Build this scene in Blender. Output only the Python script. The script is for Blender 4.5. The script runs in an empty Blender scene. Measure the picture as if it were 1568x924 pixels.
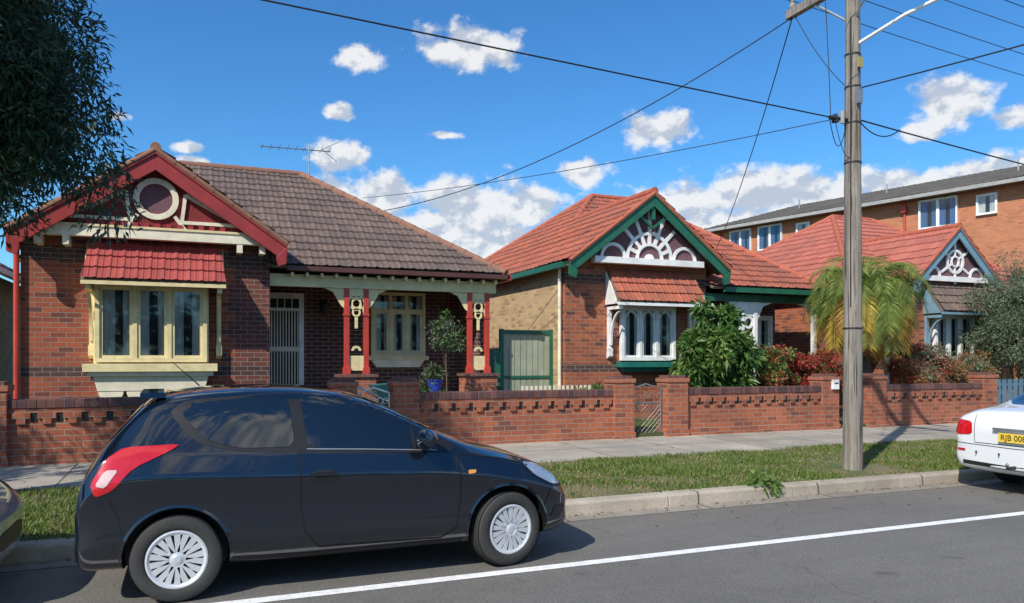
import bpy,bmesh,math,random
import numpy as np
from mathutils import Vector,Matrix,geometry
from mathutils.bvhtree import BVHTree
R=random.Random(7); NR=np.random.default_rng(7)
S=bpy.context.scene
C=S.collection
# ---------------------------------------------------------------- helpers
def empty(name,loc=(0,0,0),rz=0):
    o=bpy.data.objects.new(name,None); o.location=loc; o.rotation_euler=(0,0,rz); C.objects.link(o); o.empty_display_size=.3
    return o
def nd(nt,typ,ins=None,**props):
    n=nt.nodes.new(typ)
    for k,v in props.items(): setattr(n,k,v)
    if ins:
        for k,v in ins.items():
            if isinstance(v,bpy.types.NodeSocket): nt.links.new(v,n.inputs[k])
            else: n.inputs[k].default_value=v
    return n
def ma(nt,op,a,b=0.0,c=None):
    i={0:a,1:b}
    if c is not None: i[2]=c
    return nd(nt,'ShaderNodeMath',i,operation=op).outputs[0]
def c4(c): return (c[0],c[1],c[2],1.0)
def mixc(nt,f,a,b,blend='MIX'):
    if not isinstance(a,bpy.types.NodeSocket): a=c4(a)
    if not isinstance(b,bpy.types.NodeSocket): b=c4(b)
    return nd(nt,'ShaderNodeMix',{0:f,6:a,7:b},data_type='RGBA',blend_type=blend).outputs[2]
def ramp(nt,f,a,b,lo=0.0,hi=1.0,smooth=False):
    n=nd(nt,'ShaderNodeMapRange',{0:f,1:a,2:b,3:lo,4:hi})
    if smooth: n.interpolation_type='SMOOTHSTEP'
    return n.outputs[0]
def newmat(name):
    m=bpy.data.materials.new(name); m.use_nodes=True; nt=m.node_tree; nt.nodes.clear()
    out=nt.nodes.new('ShaderNodeOutputMaterial'); b=nt.nodes.new('ShaderNodeBsdfPrincipled')
    nt.links.new(b.outputs[0],out.inputs[0]); return m,nt,b,out
def noise(nt,vec,scale,detail=4,rough=.55):
    return nd(nt,'ShaderNodeTexNoise',{'Vector':vec,'Scale':scale,'Detail':detail,'Roughness':rough}).outputs[0]
def bump(nt,b,h,dist=.01,st=1.0):
    n=nd(nt,'ShaderNodeBump',{'Height':h,'Distance':dist,'Strength':st}); nt.links.new(n.outputs[0],b.inputs['Normal'])
def mat(name,col,rough=.6,metal=0,var=.18,vs=3,bs=0,bd=.004,coat=0,spec=.5,dirt=0):
    m,nt,b,o=newmat(name); tc=nd(nt,'ShaderNodeTexCoord').outputs['Object']
    f=noise(nt,tc,vs,6,.65)
    lo=[c*(1-var) for c in col]; hi=[min(1,c*(1+var)) for c in col]
    cc=mixc(nt,ramp(nt,f,.3,.7),lo,hi)
    if dirt:
        f2=noise(nt,tc,vs*5,5,.7); cc=mixc(nt,ramp(nt,f2,.52,.7,0,dirt),cc,(.12,.09,.07))
    nt.links.new(cc,b.inputs['Base Color']); b.inputs['Roughness'].default_value=rough; b.inputs['Metallic'].default_value=metal
    b.inputs['Coat Weight'].default_value=coat; b.inputs['Coat Roughness'].default_value=.04; b.inputs['Specular IOR Level'].default_value=spec
    if bs: bump(nt,b,noise(nt,tc,bs,4),bd)
    return m
def brickmat(name,c1,c2,mort,bands=(),dark=(.05,.04,.045),bw=.24,rh=.086,stain=.35,xdark=None,oddk=.45):
    m,nt,b,o=newmat(name); t=nd(nt,'ShaderNodeTexCoord'); sx=nd(nt,'ShaderNodeSeparateXYZ',{0:t.outputs['Object']}); sn=nd(nt,'ShaderNodeSeparateXYZ',{0:t.outputs['Normal']})
    k=ma(nt,'GREATER_THAN',ma(nt,'ABSOLUTE',sn.outputs[0]),.5)
    h=nd(nt,'ShaderNodeMix',{0:k,2:sx.outputs[0],3:sx.outputs[1]}).outputs[0]
    v=nd(nt,'ShaderNodeCombineXYZ',{0:h,1:sx.outputs[2]}).outputs[0]
    br=nd(nt,'ShaderNodeTexBrick',{'Vector':v,'Color1':c4(c1),'Color2':c4(c2),'Mortar':c4(mort),'Scale':1.0,'Mortar Size':.006,'Mortar Smooth':.2,'Bias':0.0,'Brick Width':bw,'Row Height':rh})
    br.offset=.5
    col=br.outputs[0]
    cell=nd(nt,'ShaderNodeTexBrick',{'Vector':v,'Color1':(0,0,0,1),'Color2':(1,1,1,1),'Mortar':(.5,.5,.5,1),'Scale':1.0,'Mortar Size':.0,'Bias':0.0,'Brick Width':bw,'Row Height':rh}); cell.offset=.5
    odd=ramp(nt,cell.outputs[0],.80,.97)
    inv=ma(nt,'SUBTRACT',1.0,br.outputs[1])
    col=mixc(nt,ma(nt,'MULTIPLY',ma(nt,'MULTIPLY',odd,oddk),inv),col,dark)
    for z0,z1 in bands:
        f=ma(nt,'MULTIPLY',ma(nt,'GREATER_THAN',sx.outputs[2],z0),ma(nt,'LESS_THAN',sx.outputs[2],z1))
        col=mixc(nt,ma(nt,'MULTIPLY',ma(nt,'MULTIPLY',f,.85),inv),col,dark)
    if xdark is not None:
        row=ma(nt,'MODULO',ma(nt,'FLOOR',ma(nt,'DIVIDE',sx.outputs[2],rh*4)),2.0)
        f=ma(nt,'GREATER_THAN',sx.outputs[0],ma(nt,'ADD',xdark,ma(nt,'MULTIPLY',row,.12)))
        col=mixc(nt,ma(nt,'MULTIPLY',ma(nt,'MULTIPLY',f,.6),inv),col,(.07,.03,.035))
    n=noise(nt,t.outputs['Object'],1.1,7,.65); n2=noise(nt,t.outputs['Object'],14,4,.7)
    col=mixc(nt,ramp(nt,n,.4,.75,0,stain),col,(.06,.04,.035)); col=mixc(nt,ramp(nt,n2,.3,.7,0,.35),col,mixc(nt,1.0,col,(.6,.55,.5),'MULTIPLY'))
    nt.links.new(col,b.inputs['Base Color']); b.inputs['Roughness'].default_value=.85
    bump(nt,b,ma(nt,'ADD',ma(nt,'MULTIPLY',br.outputs[1],-1.0),ma(nt,'MULTIPLY',n2,.5)),.012)
    return m
def tilemat(name,c1,c2,grime=(.05,.045,.04),g=.5):
    m,nt,b,o=newmat(name); t=nd(nt,'ShaderNodeTexCoord'); uv=nd(nt,'ShaderNodeUVMap').outputs[0]
    fl=nd(nt,'ShaderNodeVectorMath',{0:uv},operation='FLOOR').outputs[0]
    w=nd(nt,'ShaderNodeTexWhiteNoise',{0:fl},noise_dimensions='2D').outputs[0]
    col=mixc(nt,w,c1,c2)
    n=noise(nt,t.outputs['Object'],.9,8,.7); n2=noise(nt,t.outputs['Object'],11,5,.7)
    col=mixc(nt,ramp(nt,n,.38,.7,0,g),col,grime); col=mixc(nt,ramp(nt,n2,.45,.7,0,g),col,grime)
    nt.links.new(col,b.inputs['Base Color']); b.inputs['Roughness'].default_value=.8
    bump(nt,b,n2,.008); return m
def leafmat(name,c1,c2,trans=.35,rough=.5):
    m,nt,b,o=newmat(name); g=nd(nt,'ShaderNodeNewGeometry')
    col=mixc(nt,g.outputs['Random Per Island'],c1,c2)
    nt.links.new(col,b.inputs['Base Color']); b.inputs['Roughness'].default_value=rough; b.inputs['Specular IOR Level'].default_value=.35
    tr=nd(nt,'ShaderNodeBsdfTranslucent',{'Color':col}); mx=nd(nt,'ShaderNodeMixShader',{0:trans,1:b.outputs[0],2:tr.outputs[0]})
    nt.links.new(mx.outputs[0],o.inputs[0]); return m
def mesh_obj(name,verts,faces,mats,parent=None,idx=None,smooth=False,loc=None):
    me=bpy.data.meshes.new(name); me.from_pydata([tuple(v) for v in verts],[],faces)
    if not isinstance(mats,(list,tuple)): mats=[mats]
    for m in mats: me.materials.append(m)
    if idx is not None: me.polygons.foreach_set('material_index',idx)
    if smooth: me.polygons.foreach_set('use_smooth',[True]*len(me.polygons))
    me.update(); o=bpy.data.objects.new(name,me); C.objects.link(o)
    if parent: o.parent=parent
    if loc: o.location=loc
    return o
class MB:
    def __init__(s): s.v=[];s.f=[];s.i=[];s.m=[]
    def mi(s,m):
        if m not in s.m: s.m.append(m)
        return s.m.index(m)
    def add(s,v,f,m):
        b=len(s.v); s.v+= [tuple(x) for x in v]; s.f+=[tuple(b+j for j in q) for q in f]; s.i+=[s.mi(m)]*len(f)
    def box(s,x0,x1,y0,y1,z0,z1,m):
        s.add([(x0,y0,z0),(x1,y0,z0),(x1,y1,z0),(x0,y1,z0),(x0,y0,z1),(x1,y0,z1),(x1,y1,z1),(x0,y1,z1)],
              [(0,3,2,1),(4,5,6,7),(0,1,5,4),(1,2,6,5),(2,3,7,6),(3,0,4,7)],m)
    def pxz(s,p,y0,y1,m):
        n=len(p); s.add([(a,y0,b) for a,b in p]+[(a,y1,b) for a,b in p],[tuple(range(n)),tuple(range(2*n-1,n-1,-1))]+[(i,i+n,(i+1)%n+n,(i+1)%n) for i in range(n)],m)
    def pyz(s,p,x0,x1,m):
        n=len(p); s.add([(x0,a,b) for a,b in p]+[(x1,a,b) for a,b in p],[tuple(range(n)),tuple(range(2*n-1,n-1,-1))]+[(i,i+n,(i+1)%n+n,(i+1)%n) for i in range(n)],m)
    def bar(s,a,b,w,y0,y1,m):
        d=Vector((b[0]-a[0],b[1]-a[1])).normalized(); n=Vector((-d.y,d.x))*w/2
        s.pxz([(a[0]-n.x,a[1]-n.y),(b[0]-n.x,b[1]-n.y),(b[0]+n.x,b[1]+n.y),(a[0]+n.x,a[1]+n.y)],y0,y1,m)
    def ring(s,cx,cz,r0,r1,y0,y1,m,a0=0,a1=360,n=32):
        v=[];f=[]
        for k in range(n+1):
            a=math.radians(a0+(a1-a0)*k/n); c,q=math.cos(a),math.sin(a)
            v+=[(cx+r0*c,y0,cz+r0*q),(cx+r1*c,y0,cz+r1*q),(cx+r1*c,y1,cz+r1*q),(cx+r0*c,y1,cz+r0*q)]
        for k in range(n):
            b=4*k
            for j in range(4): f.append((b+j,b+(j+1)%4,b+4+(j+1)%4,b+4+j))
        s.add(v,f,m)
    def tube(s,p0,p1,r0,r1,m,n=10,caps=True):
        p0=Vector(p0);p1=Vector(p1);d=(p1-p0).normalized(); u=d.orthogonal().normalized(); w=d.cross(u)
        v=[];
        for p,r in ((p0,r0),(p1,r1)):
            for k in range(n):
                a=2*math.pi*k/n; v.append(p+u*r*math.cos(a)+w*r*math.sin(a))
        f=[(k,(k+1)%n,n+(k+1)%n,n+k) for k in range(n)]
        if caps: f+=[tuple(range(n-1,-1,-1)),tuple(range(n,2*n))]
        s.add(v,f,m)
    def lathe(s,prof,c,axis,m,n=40):
        v=[];f=[]
        for r,h in prof:
            for k in range(n):
                a=2*math.pi*k/n
                if axis=='z': v.append((c[0]+r*math.cos(a),c[1]+r*math.sin(a),c[2]+h))
                else: v.append((c[0]+r*math.cos(a),c[1]+h,c[2]+r*math.sin(a)))
        for j in range(len(prof)-1):
            for k in range(n): f.append((j*n+k,j*n+(k+1)%n,(j+1)*n+(k+1)%n,(j+1)*n+k))
        s.add(v,f,m)
    def obj(s,name,parent=None,smooth=False,bev=0,auto=False):
        o=mesh_obj(name,s.v,s.f,s.m,parent,s.i,smooth)
        bm=bmesh.new(); bm.from_mesh(o.data); bmesh.ops.recalc_face_normals(bm,faces=bm.faces); bm.to_mesh(o.data); bm.free()
        if auto: 
            o.data.polygons.foreach_set('use_smooth',[True]*len(o.data.polygons)); o.data.set_sharp_from_angle(angle=math.radians(35))
        if bev:
            b=o.modifiers.new('bev','BEVEL'); b.width=bev; b.segments=2; b.limit_method='ANGLE'
        return o
def tile_roof(name,parent,pts,m,tw=.25,tl=.34,h=.034,lift=.05,amp=.019):
    P=[Vector(p) for p in pts]; s=(P[1]-P[0]).normalized(); n=(P[1]-P[0]).cross(P[2]-P[0]).normalized()
    if n.z<0: n=-n
    t=n.cross(s)
    if t.z<0: t=-t
    o=P[0]; ss=[(p-o).dot(s) for p in P]; ts=[(p-o).dot(t) for p in P]
    s0,s1=min(ss),max(ss); t0,t1=min(ts),max(ts)
    prof=[(0,1),(.10,.9),(.16,.15),(.42,.0),(.5,.55),(.58,0),(.84,.1),(.92,.85)]
    cols=[]; k=int(math.floor(s0/tw))
    while k*tw<s1+tw:
        for a,b in prof: cols.append(((k+a)*tw,b,k+a))
        k+=1
    rows=[]; k=int(math.floor(t0/tl))
    while k*tl<t1+tl:
        rows+= [(k*tl+.001,h,k+.01),(k*tl+tl*.97,.0,k+.97)]; k+=1
    bm=bmesh.new(); uvl=bm.loops.layers.uv.new('UVMap'); g=[]
    wob=[R.uniform(0,6.28) for _ in range(4)]
    for (tt,hh,vv) in rows:
        jit=R.uniform(-.003,.004); r=[]
        for (x,b,uu) in cols:
            sag=.010*math.sin(x*1.3+wob[0])*math.sin(tt*1.1+wob[1])+.004*math.sin(x*9+tt*7+wob[2])
            r.append(bm.verts.new(o+s*x+t*tt+n*(lift+hh+b*amp+jit+sag)))
        g.append(r)
    for j in range(len(g)-1):
        for i in range(len(cols)-1):
            f=bm.faces.new((g[j][i],g[j][i+1],g[j+1][i+1],g[j+1][i]))
            jj=rows[j][2]; cc=cols[i][2]+.02
            for l in f.loops: l[uvl].uv=(math.floor(cc)+.5,math.floor(jj)+.5)
    cen=sum(P,Vector())/len(P)
    for i in range(len(P)):
        a,b=P[i],P[(i+1)%len(P)]; pn=(b-a).cross(n).normalized()
        if pn.dot(cen-a)>0: pn=-pn
        bmesh.ops.bisect_plane(bm,geom=bm.verts[:]+bm.edges[:]+bm.faces[:],plane_co=a,plane_no=pn,clear_outer=True)
    me=bpy.data.meshes.new(name); bm.to_mesh(me); bm.free(); me.materials.append(m)
    me.polygons.foreach_set('use_smooth',[True]*len(me.polygons)); me.set_sharp_from_angle(angle=math.radians(30))
    ob=bpy.data.objects.new(name,me); C.objects.link(ob); ob.parent=parent
    mesh_obj(name+'_underlay',[p+n*.02 for p in P]+[p-n*.03 for p in P],[tuple(range(len(P))),tuple(range(2*len(P)-1,len(P)-1,-1))]+[(i,i+len(P),(i+1)%len(P)+len(P),(i+1)%len(P)) for i in range(len(P))],M_soffit,parent)
    return ob
def caps(mb,p0,p1,m,r=.085,l=.36):
    p0=Vector(p0);p1=Vector(p1);d=p1-p0;n=max(1,int(d.length/l))
    for k in range(n): mb.tube(p0+d*k/n+Vector((0,0,.07)),p0+d*(k+1.08)/n+Vector((0,0,.07)),r*1.06,r*.94,m,10)
# ---------------------------------------------------------------- materials
M_soffit=mat('soffit',(.18,.14,.10),.8)
M_cream=mat('cream_paint',(.78,.66,.36),.45,dirt=.12,vs=4)
M_cream2=mat('pale_cream_paint',(.80,.73,.55),.45,dirt=.1)
M_maroon=mat('maroon_paint',(.32,.035,.032),.45,dirt=.15)
M_red=mat('red_post_paint',(.50,.055,.035),.4,dirt=.08)
M_rough=mat('maroon_roughcast',(.26,.035,.035),.9,bs=90,bd=.02)
M_purple=mat('purple_roughcast',(.19,.095,.11),.9,bs=90,bd=.02)
M_white=mat('white_paint',(.82,.81,.78),.4,dirt=.08)
M_green=mat('green_paint',(.02,.12,.07),.4)
M_blue=mat('blue_grey_paint',(.18,.30,.37),.45)
M_teal=mat('teal_sill',(.02,.17,.13),.45)
M_dark=mat('dark_metal',(.02,.02,.02),.5)
M_iron=mat('galvanised_metal',(.4,.41,.42),.4,.8)
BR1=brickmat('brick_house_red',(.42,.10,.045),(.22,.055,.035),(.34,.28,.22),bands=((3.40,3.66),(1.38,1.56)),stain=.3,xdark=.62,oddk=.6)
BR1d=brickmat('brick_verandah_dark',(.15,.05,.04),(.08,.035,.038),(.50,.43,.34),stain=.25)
BR2=brickmat('brick_orange',(.50,.145,.055),(.31,.08,.038),(.40,.31,.24),bands=((3.4,3.6),(1.4,1.57)),stain=.25,oddk=.55)
BR2s=brickmat('brick_tan',(.62,.43,.22),(.46,.31,.15),(.6,.5,.36),dark=(.26,.15,.09),stain=.12)
BRF=brickmat('brick_fence_red',(.50,.145,.065),(.33,.09,.048),(.42,.34,.26),dark=(.16,.065,.05),stain=.35,oddk=.6)
BRFd=brickmat('brick_coping',(.22,.09,.075),(.13,.058,.05),(.26,.2,.17),dark=(.07,.045,.04),bw=.115,rh=.4)
BRA=brickmat('brick_flats',(.60,.22,.10),(.50,.17,.075),(.5,.38,.28),stain=.15,dark=(.36,.12,.06))
T1=tilemat('roof_tiles_weathered',(.22,.145,.11),(.15,.10,.085),(.07,.06,.055),.6)
T1h=tilemat('roof_tiles_maroon',(.44,.075,.06),(.34,.055,.05),(.13,.045,.04),.3)
T2=tilemat('roof_tiles_terracotta',(.52,.135,.065),(.33,.09,.055),(.15,.07,.055),.6)
T3=tilemat('roof_tiles_pink',(.52,.15,.10),(.40,.115,.08),(.18,.08,.065),.45)
T4=tilemat('roof_tiles_grey',(.14,.125,.11),(.10,.09,.08),(.06,.055,.05),.5)
CAP1=mat('ridge_cap_brown',(.26,.12,.075),.8,dirt=.5,vs=6)
CAP2=mat('ridge_cap_red',(.42,.11,.06),.8,dirt=.4,vs=6)
M_curtain=mat('curtain',(.74,.73,.68),.9)
def glassmat(name,tint=(.78,.80,.80),mn=.06):
    m,nt,b,o=newmat(name); nt.nodes.remove(b)
    fr=nd(nt,'ShaderNodeLayerWeight',{'Blend':.25}).outputs['Fresnel']; f=ma(nt,'MINIMUM',ma(nt,'ADD',fr,mn),1.0)
    g=nd(nt,'ShaderNodeBsdfGlossy',{'Roughness':.03,'Color':(.8,.85,.9,1)}); t=nd(nt,'ShaderNodeBsdfTransparent',{'Color':c4(tint)})
    mx=nd(nt,'ShaderNodeMixShader',{0:f,1:t.outputs[0],2:g.outputs[0]}); nt.links.new(mx.outputs[0],o.inputs[0]); return m
M_glass=glassmat('window_glass')
M_room=mat('dark_room',(.03,.03,.032),.9)
def asphalt():
    m,nt,b,o=newmat('asphalt'); tc=nd(nt,'ShaderNodeTexCoord').outputs['Object']
    big=noise(nt,tc,.35,6,.6); fine=noise(nt,tc,110,2,.7); mid=noise(nt,tc,5,6,.7); grit=noise(nt,tc,34,3,.7)
    st=nd(nt,'ShaderNodeMapping',{0:tc,3:(.25,2.2,1)}).outputs[0]; tr=noise(nt,st,1.2,5,.6)
    col=mixc(nt,ramp(nt,big,.3,.7),(.165,.158,.148),(.225,.215,.198))
    col=mixc(nt,ramp(nt,tr,.45,.75,0,.55),col,(.13,.125,.118))
    col=mixc(nt,ramp(nt,mid,.35,.7,0,.3),col,(.26,.25,.225))
    col=mixc(nt,ramp(nt,fine,.35,.7),mixc(nt,1.0,col,(.5,.5,.5),'MULTIPLY'),mixc(nt,1.0,col,(1.4,1.38,1.33),'MULTIPLY'))
    col=mixc(nt,ramp(nt,grit,.35,.7),mixc(nt,1.0,col,(.78,.78,.78),'MULTIPLY'),mixc(nt,1.0,col,(1.15,1.14,1.12),'MULTIPLY'))
    wv=nd(nt,'ShaderNodeTexNoise',{'Vector':tc,'Scale':1.5,'Detail':5.0}).outputs[1]
    vo=nd(nt,'ShaderNodeTexVoronoi',{'Vector':nd(nt,'ShaderNodeVectorMath',{0:tc,1:wv},operation='ADD').outputs[0],'Scale':.22},feature='DISTANCE_TO_EDGE')
    cr=ramp(nt,vo.outputs[0],.0,.004,.45,0); col=mixc(nt,cr,col,(.06,.055,.05))
    sp=ramp(nt,noise(nt,tc,2.3,3,.5),.66,.74,0,.6); col=mixc(nt,sp,col,(.07,.065,.06))
    yy=nd(nt,'ShaderNodeSeparateXYZ',{0:tc}).outputs[1]
    edge=ma(nt,'MULTIPLY',ramp(nt,yy,6.5,7.2,0,.5),ramp(nt,mid,.4,.65)); col=mixc(nt,edge,col,(.22,.16,.10))
    nt.links.new(col,b.inputs['Base Color']); b.inputs['Roughness'].default_value=.85; bump(nt,b,ma(nt,'ADD',fine,ma(nt,'ADD',grit,ma(nt,'MULTIPLY',mid,.5))),.008); return m
M_asph=asphalt()
def conc(name,c,joint=0,js=1.4):
    m,nt,b,o=newmat(name); tc=nd(nt,'ShaderNodeTexCoord').outputs['Object']
    a=noise(nt,tc,1.3,8,.7); f=noise(nt,tc,60,3,.7)
    col=mixc(nt,ramp(nt,a,.3,.72),[x*.62 for x in c],[x*1.15 for x in c]); col=mixc(nt,ramp(nt,f,.4,.75,0,.4),col,(.14,.12,.10))
    if joint:
        br=nd(nt,'ShaderNodeTexBrick',{'Vector':tc,'Color1':(1,1,1,1),'Color2':(.8,.8,.8,1),'Mortar':(.25,.23,.2,1),'Scale':1.0,'Mortar Size':.012,'Brick Width':js,'Row Height':40.0}); br.offset=0
        col=mixc(nt,1.0,col,br.outputs[0],'MULTIPLY')
    nt.links.new(col,b.inputs['Base Color']); b.inputs['Roughness'].default_value=.9; bump(nt,b,ma(nt,'ADD',f,a),.008); return m
M_kerb=conc('kerb_concrete',(.50,.43,.34),1,1.8); M_path=conc('footpath_concrete',(.48,.43,.35),1,1.5)
def soil(name,g1,g2,dirtc,k=.6):
    m,nt,b,o=newmat(name); tc=nd(nt,'ShaderNodeTexCoord').outputs['Object']
    a=noise(nt,tc,1.6,7,.7); f=noise(nt,tc,40,4,.7)
    col=mixc(nt,ramp(nt,f,.3,.7),g1,g2); col=mixc(nt,ramp(nt,a,.42,.6,0,k),col,dirtc)
    nt.links.new(col,b.inputs['Base Color']); b.inputs['Roughness'].default_value=.95; bump(nt,b,f,.02); return m
M_turf=soil('turf',(.06,.09,.02),(.12,.15,.04),(.24,.18,.11),.8)
M_gard=soil('garden_soil',(.06,.08,.025),(.10,.12,.04),(.10,.07,.045))
M_line=mat('road_line_paint',(.80,.80,.77),.7,vs=9,dirt=.55)
M_grass=leafmat('grass_blades',(.08,.15,.02),(.19,.25,.055),.3)
M_straw=leafmat('dry_grass',(.26,.21,.09),(.36,.29,.15),.3)
# ---------------------------------------------------------------- ground
def sheet(name,x0,x1,y0,y1,z,m):
    return mesh_obj(name,[(x0,y0,z),(x1,y0,z),(x1,y1,z),(x0,y1,z)],[(0,1,2,3)],m)
sheet('ground',-400,400,-400,400,-.02,M_gard)
sheet('road',-150,150,-7,7.42,0,M_asph)
sheet('gutter_strip',-150,150,7.14,7.42,.004,conc('gutter_concrete',(.34,.30,.24),1,1.8))
sheet('road_marking',-150,150,5.57,5.69,.004,M_line)
k=MB()
x=-40.0
while x<60:   # kerb stones, slightly uneven
    dz=R.uniform(-.006,.006); dy=R.uniform(-.006,.006)
    k.pyz([(7.40+dy,-.02),(7.415+dy,.115+dz),(7.44+dy,.14+dz),(7.60,.142+dz),(7.60,-.02)],x,x+1.79,M_kerb); x+=1.8
k.obj('kerb',bev=.008)
v=MB(); v.pyz([(7.60,-.02),(7.60,.13),(8.3,.16),(10.2,.17),(10.2,-.02)],-150,150,M_turf); v.obj('grass_verge')
f=MB(); f.pyz([(10.2,-.02),(10.2,.178),(12.55,.21),(12.55,-.02)],-150,150,M_path); f.obj('footpath')
g=MB(); g.box(-150,150,12.56,60,-.02,.28,M_gard); g.obj('garden_ground')
def blades(name,n,x0,x1,y0,y1,zf,h0,h1,m,w=.009,loose=.6):
    x=NR.uniform(x0,x1,n); y=NR.uniform(y0,y1,n)
    pat=np.sin(x*2.1+np.sin(y*3)*1.5)*np.sin(y*2.7+x*.6)+np.sin(x*5.3+y*4)*.4+.5*np.sin(x*.7+1)*np.sin(y*1.9)
    rp=np.hypot(x-8.49,y-8.1); pat=pat-2.2*np.exp(-(rp/.5)**2)
    keep=(NR.uniform(-1.6,1.2,n)<pat+loose); x=x[keep];y=y[keep];pat=pat[keep]; n=len(x)
    z=np.array([zf(b) for b in y]); h=NR.uniform(h0,h1,n)*(1+.35*np.clip(pat,-1,1)); a=NR.uniform(0,6.28,n); lx=NR.normal(0,.5,n)*h; ly=NR.normal(0,.5,n)*h
    V=np.empty((n,3,3)); V[:,0]=np.stack([x-w*np.cos(a),y-w*np.sin(a),z],1); V[:,1]=np.stack([x+w*np.cos(a),y+w*np.sin(a),z],1); V[:,2]=np.stack([x+lx,y+ly,z+h],1)
    mi=(NR.uniform(0,1,n)<.16+.22*(pat<-.2)).astype(int)
    return mesh_obj(name,V.reshape(-1,3),[(3*i,3*i+1,3*i+2) for i in range(n)],m,None,mi.tolist())
vz=lambda y:.13+.03*min(1,(y-7.6)/.7)+.01*max(0,(y-8.3)/1.9)
blades('grass',190000,-7,24,7.55,10.28,vz,.018,.055,[M_grass,M_straw],.009,.2)
blades('lawn_grass',20000,6.5,12,12.8,15.2,lambda y:.28,.03,.08,[M_grass,M_straw])
lv=[];lf=[]
for i in range(900):
    x=R.uniform(-4,22); y=R.choice([R.uniform(7.15,7.41),R.uniform(6.4,7.4),R.uniform(7.7,10),R.uniform(10.3,12.4),R.uniform(7.3,7.41),R.uniform(7.3,7.41)]); z=.008 if y<7.42 else (.17 if y<10.2 else .215); s=R.uniform(.010,.03); a=R.uniform(0,6.3)
    b=len(lv); c,q=math.cos(a)*s,math.sin(a)*s
    lv+=[(x-c,y-q,z),(x+q*.4,y-c*.4,z+.01),(x+c,y+q,z+.004),(x-q*.4,y+c*.4,z+.012)]; lf.append((b,b+1,b+2,b+3))
mesh_obj('fallen_leaves',lv,lf,leafmat('dry_leaf',(.12,.07,.03),(.34,.22,.10),.1))
# ---------------------------------------------------------------- windows etc
def window(P,x0,x1,z0,z1,y,cols,m,toplight=True,pad=.07,inner=.05,curt=M_curtain,arch=False):
    w=MB(); d=.10
    w.box(x0-pad,x0,y-d-.02,y,z0-pad,z1+pad,m); w.box(x1,x1+pad,y-d-.02,y,z0-pad,z1+pad,m)
    w.box(x0,x1,y-d-.02,y,z1,z1+pad,m); w.box(x0,x1,y-d-.02,y,z0-pad,z0,m)
    cw=(x1-x0)/cols; zt=z1-(z1-z0)*.26 if toplight else z1
    for i in range(cols):
        a=x0+i*cw; b=a+cw
        if i: w.box(a-.035,a+.035,y-d-.01,y-.005,z0+.001,z1-.001,m)
        L=a+(.036 if i else .001); Rr=b-(.036 if i<cols-1 else .001)
        if toplight: w.box(L,Rr,y-d-.005,y-.006,zt-.03,zt+.03,m)
        zz=zt-.031 if toplight else z1-.002
        w.box(L,L+inner,y-d+.01,y-.007,z0+.002,zz,m); w.box(Rr-inner,Rr,y-d+.01,y-.007,z0+.002,zz,m)
        w.box(L+inner,Rr-inner,y-d+.01,y-.007,z0+.002,z0+inner,m); w.box(L+inner,Rr-inner,y-d+.01,y-.007,zz-inner,zz,m)
        if arch: w.ring((L+Rr)/2,zz-inner-(Rr-L)/2+inner,(Rr-L)/2-inner-.04,(Rr-L)/2-inner+.001,y-d+.015,y-.03,m,0,180,14)
    w.obj('window_frame',P)
    mesh_obj('window_glass',[(x0,y-.06,z0),(x1,y-.06,z0),(x1,y-.06,z1),(x0,y-.06,z1)],[(0,1,2,3)],M_glass,P)
    c=MB(); c.box(x0,x1,y-.004,y-.001,z0,z1,M_room)
    v=[];f=[]; n=max(4,int((x1-x0)/.02))
    for i in range(n+1):
        x=x0+(x1-x0)*i/n; yy=y-.03+.012*math.sin(i*1.15)
        v+=[(x,yy,z0+.02),(x,yy,z1-.02)]
    for i in range(n):
        ph=((i/n)*cols)%1
        if ph<.40 or ph>.64: f.append((2*i,2*i+2,2*i+3,2*i+1))
    c.add(v,f,curt); c.obj('curtain',P)
def gable(P,xl,xr,xc,zf,za,yb,yw,yend,mb_paint,tile,capm,wall,wxl,wxr,bw=.24):
    sl=(za-zf)/(xc-xl); sr=(za-zf)/(xr-xc)
    zl=zf+sl*(wxl-xl)-.1; zr=zf+sr*(xr-wxr)-.1
    w=MB(); w.pxz([(wxl,.2),(wxr,.2),(wxr,zr),(xc,za-.12),(wxl,zl)],yw,yend+.5,wall); w.obj('walls',P)
    tile_roof('roof_left_slope',P,[(xl,yend,zf),(xl,yb-.04,zf),(xc,yb-.04,za),(xc,yend,za)],tile)
    tile_roof('roof_right_slope',P,[(xr,yb-.04,zf),(xr,yend,zf),(xc,yend,za),(xc,yb-.04,za)],tile)
    b=MB()
    for a,s in ((xl,-1),(xr,1)):
        sl_=(za-zf)/abs(xc-a); ln=math.hypot(1,sl_); o=bw*ln
        b.pxz([(a,zf),(xc,za),(xc,za-o),(a,zf-o)],yb-.02,yb+.03,mb_paint)
        b.pxz([(a,zf+.03),(xc,za+.03),(xc,za-.05),(a,zf-.05)],yb-.05,yb-.021,mb_paint)
        b.pxz([(a,zf-.02),(a-s*.02,zf-o-.02),(a-s*.16,zf-o-.07),(a-s*.20,zf-o+.1)],yb-.045,yb+.05,mb_paint)
    b.pxz([(xl,zf-.04),(xc,za-.04),(xc,za-.07),(xl,zf-.07)],yb+.031,yw,M_soffit); b.pxz([(xr,zf-.04),(xc,za-.04),(xc,za-.07),(xr,zf-.07)],yb+.031,yw,M_soffit)
    b.obj('bargeboards',P,bev=.006)
    c=MB(); caps(c,(xc,yb-.04,za),(xc,yend,za),capm)
    for a in (xl,xr): caps(c,(a,yb-.02,zf-.04),(xc,yb-.02,za-.04),capm,.05)
    c.obj('ridge_caps',P,auto=True)
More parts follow.
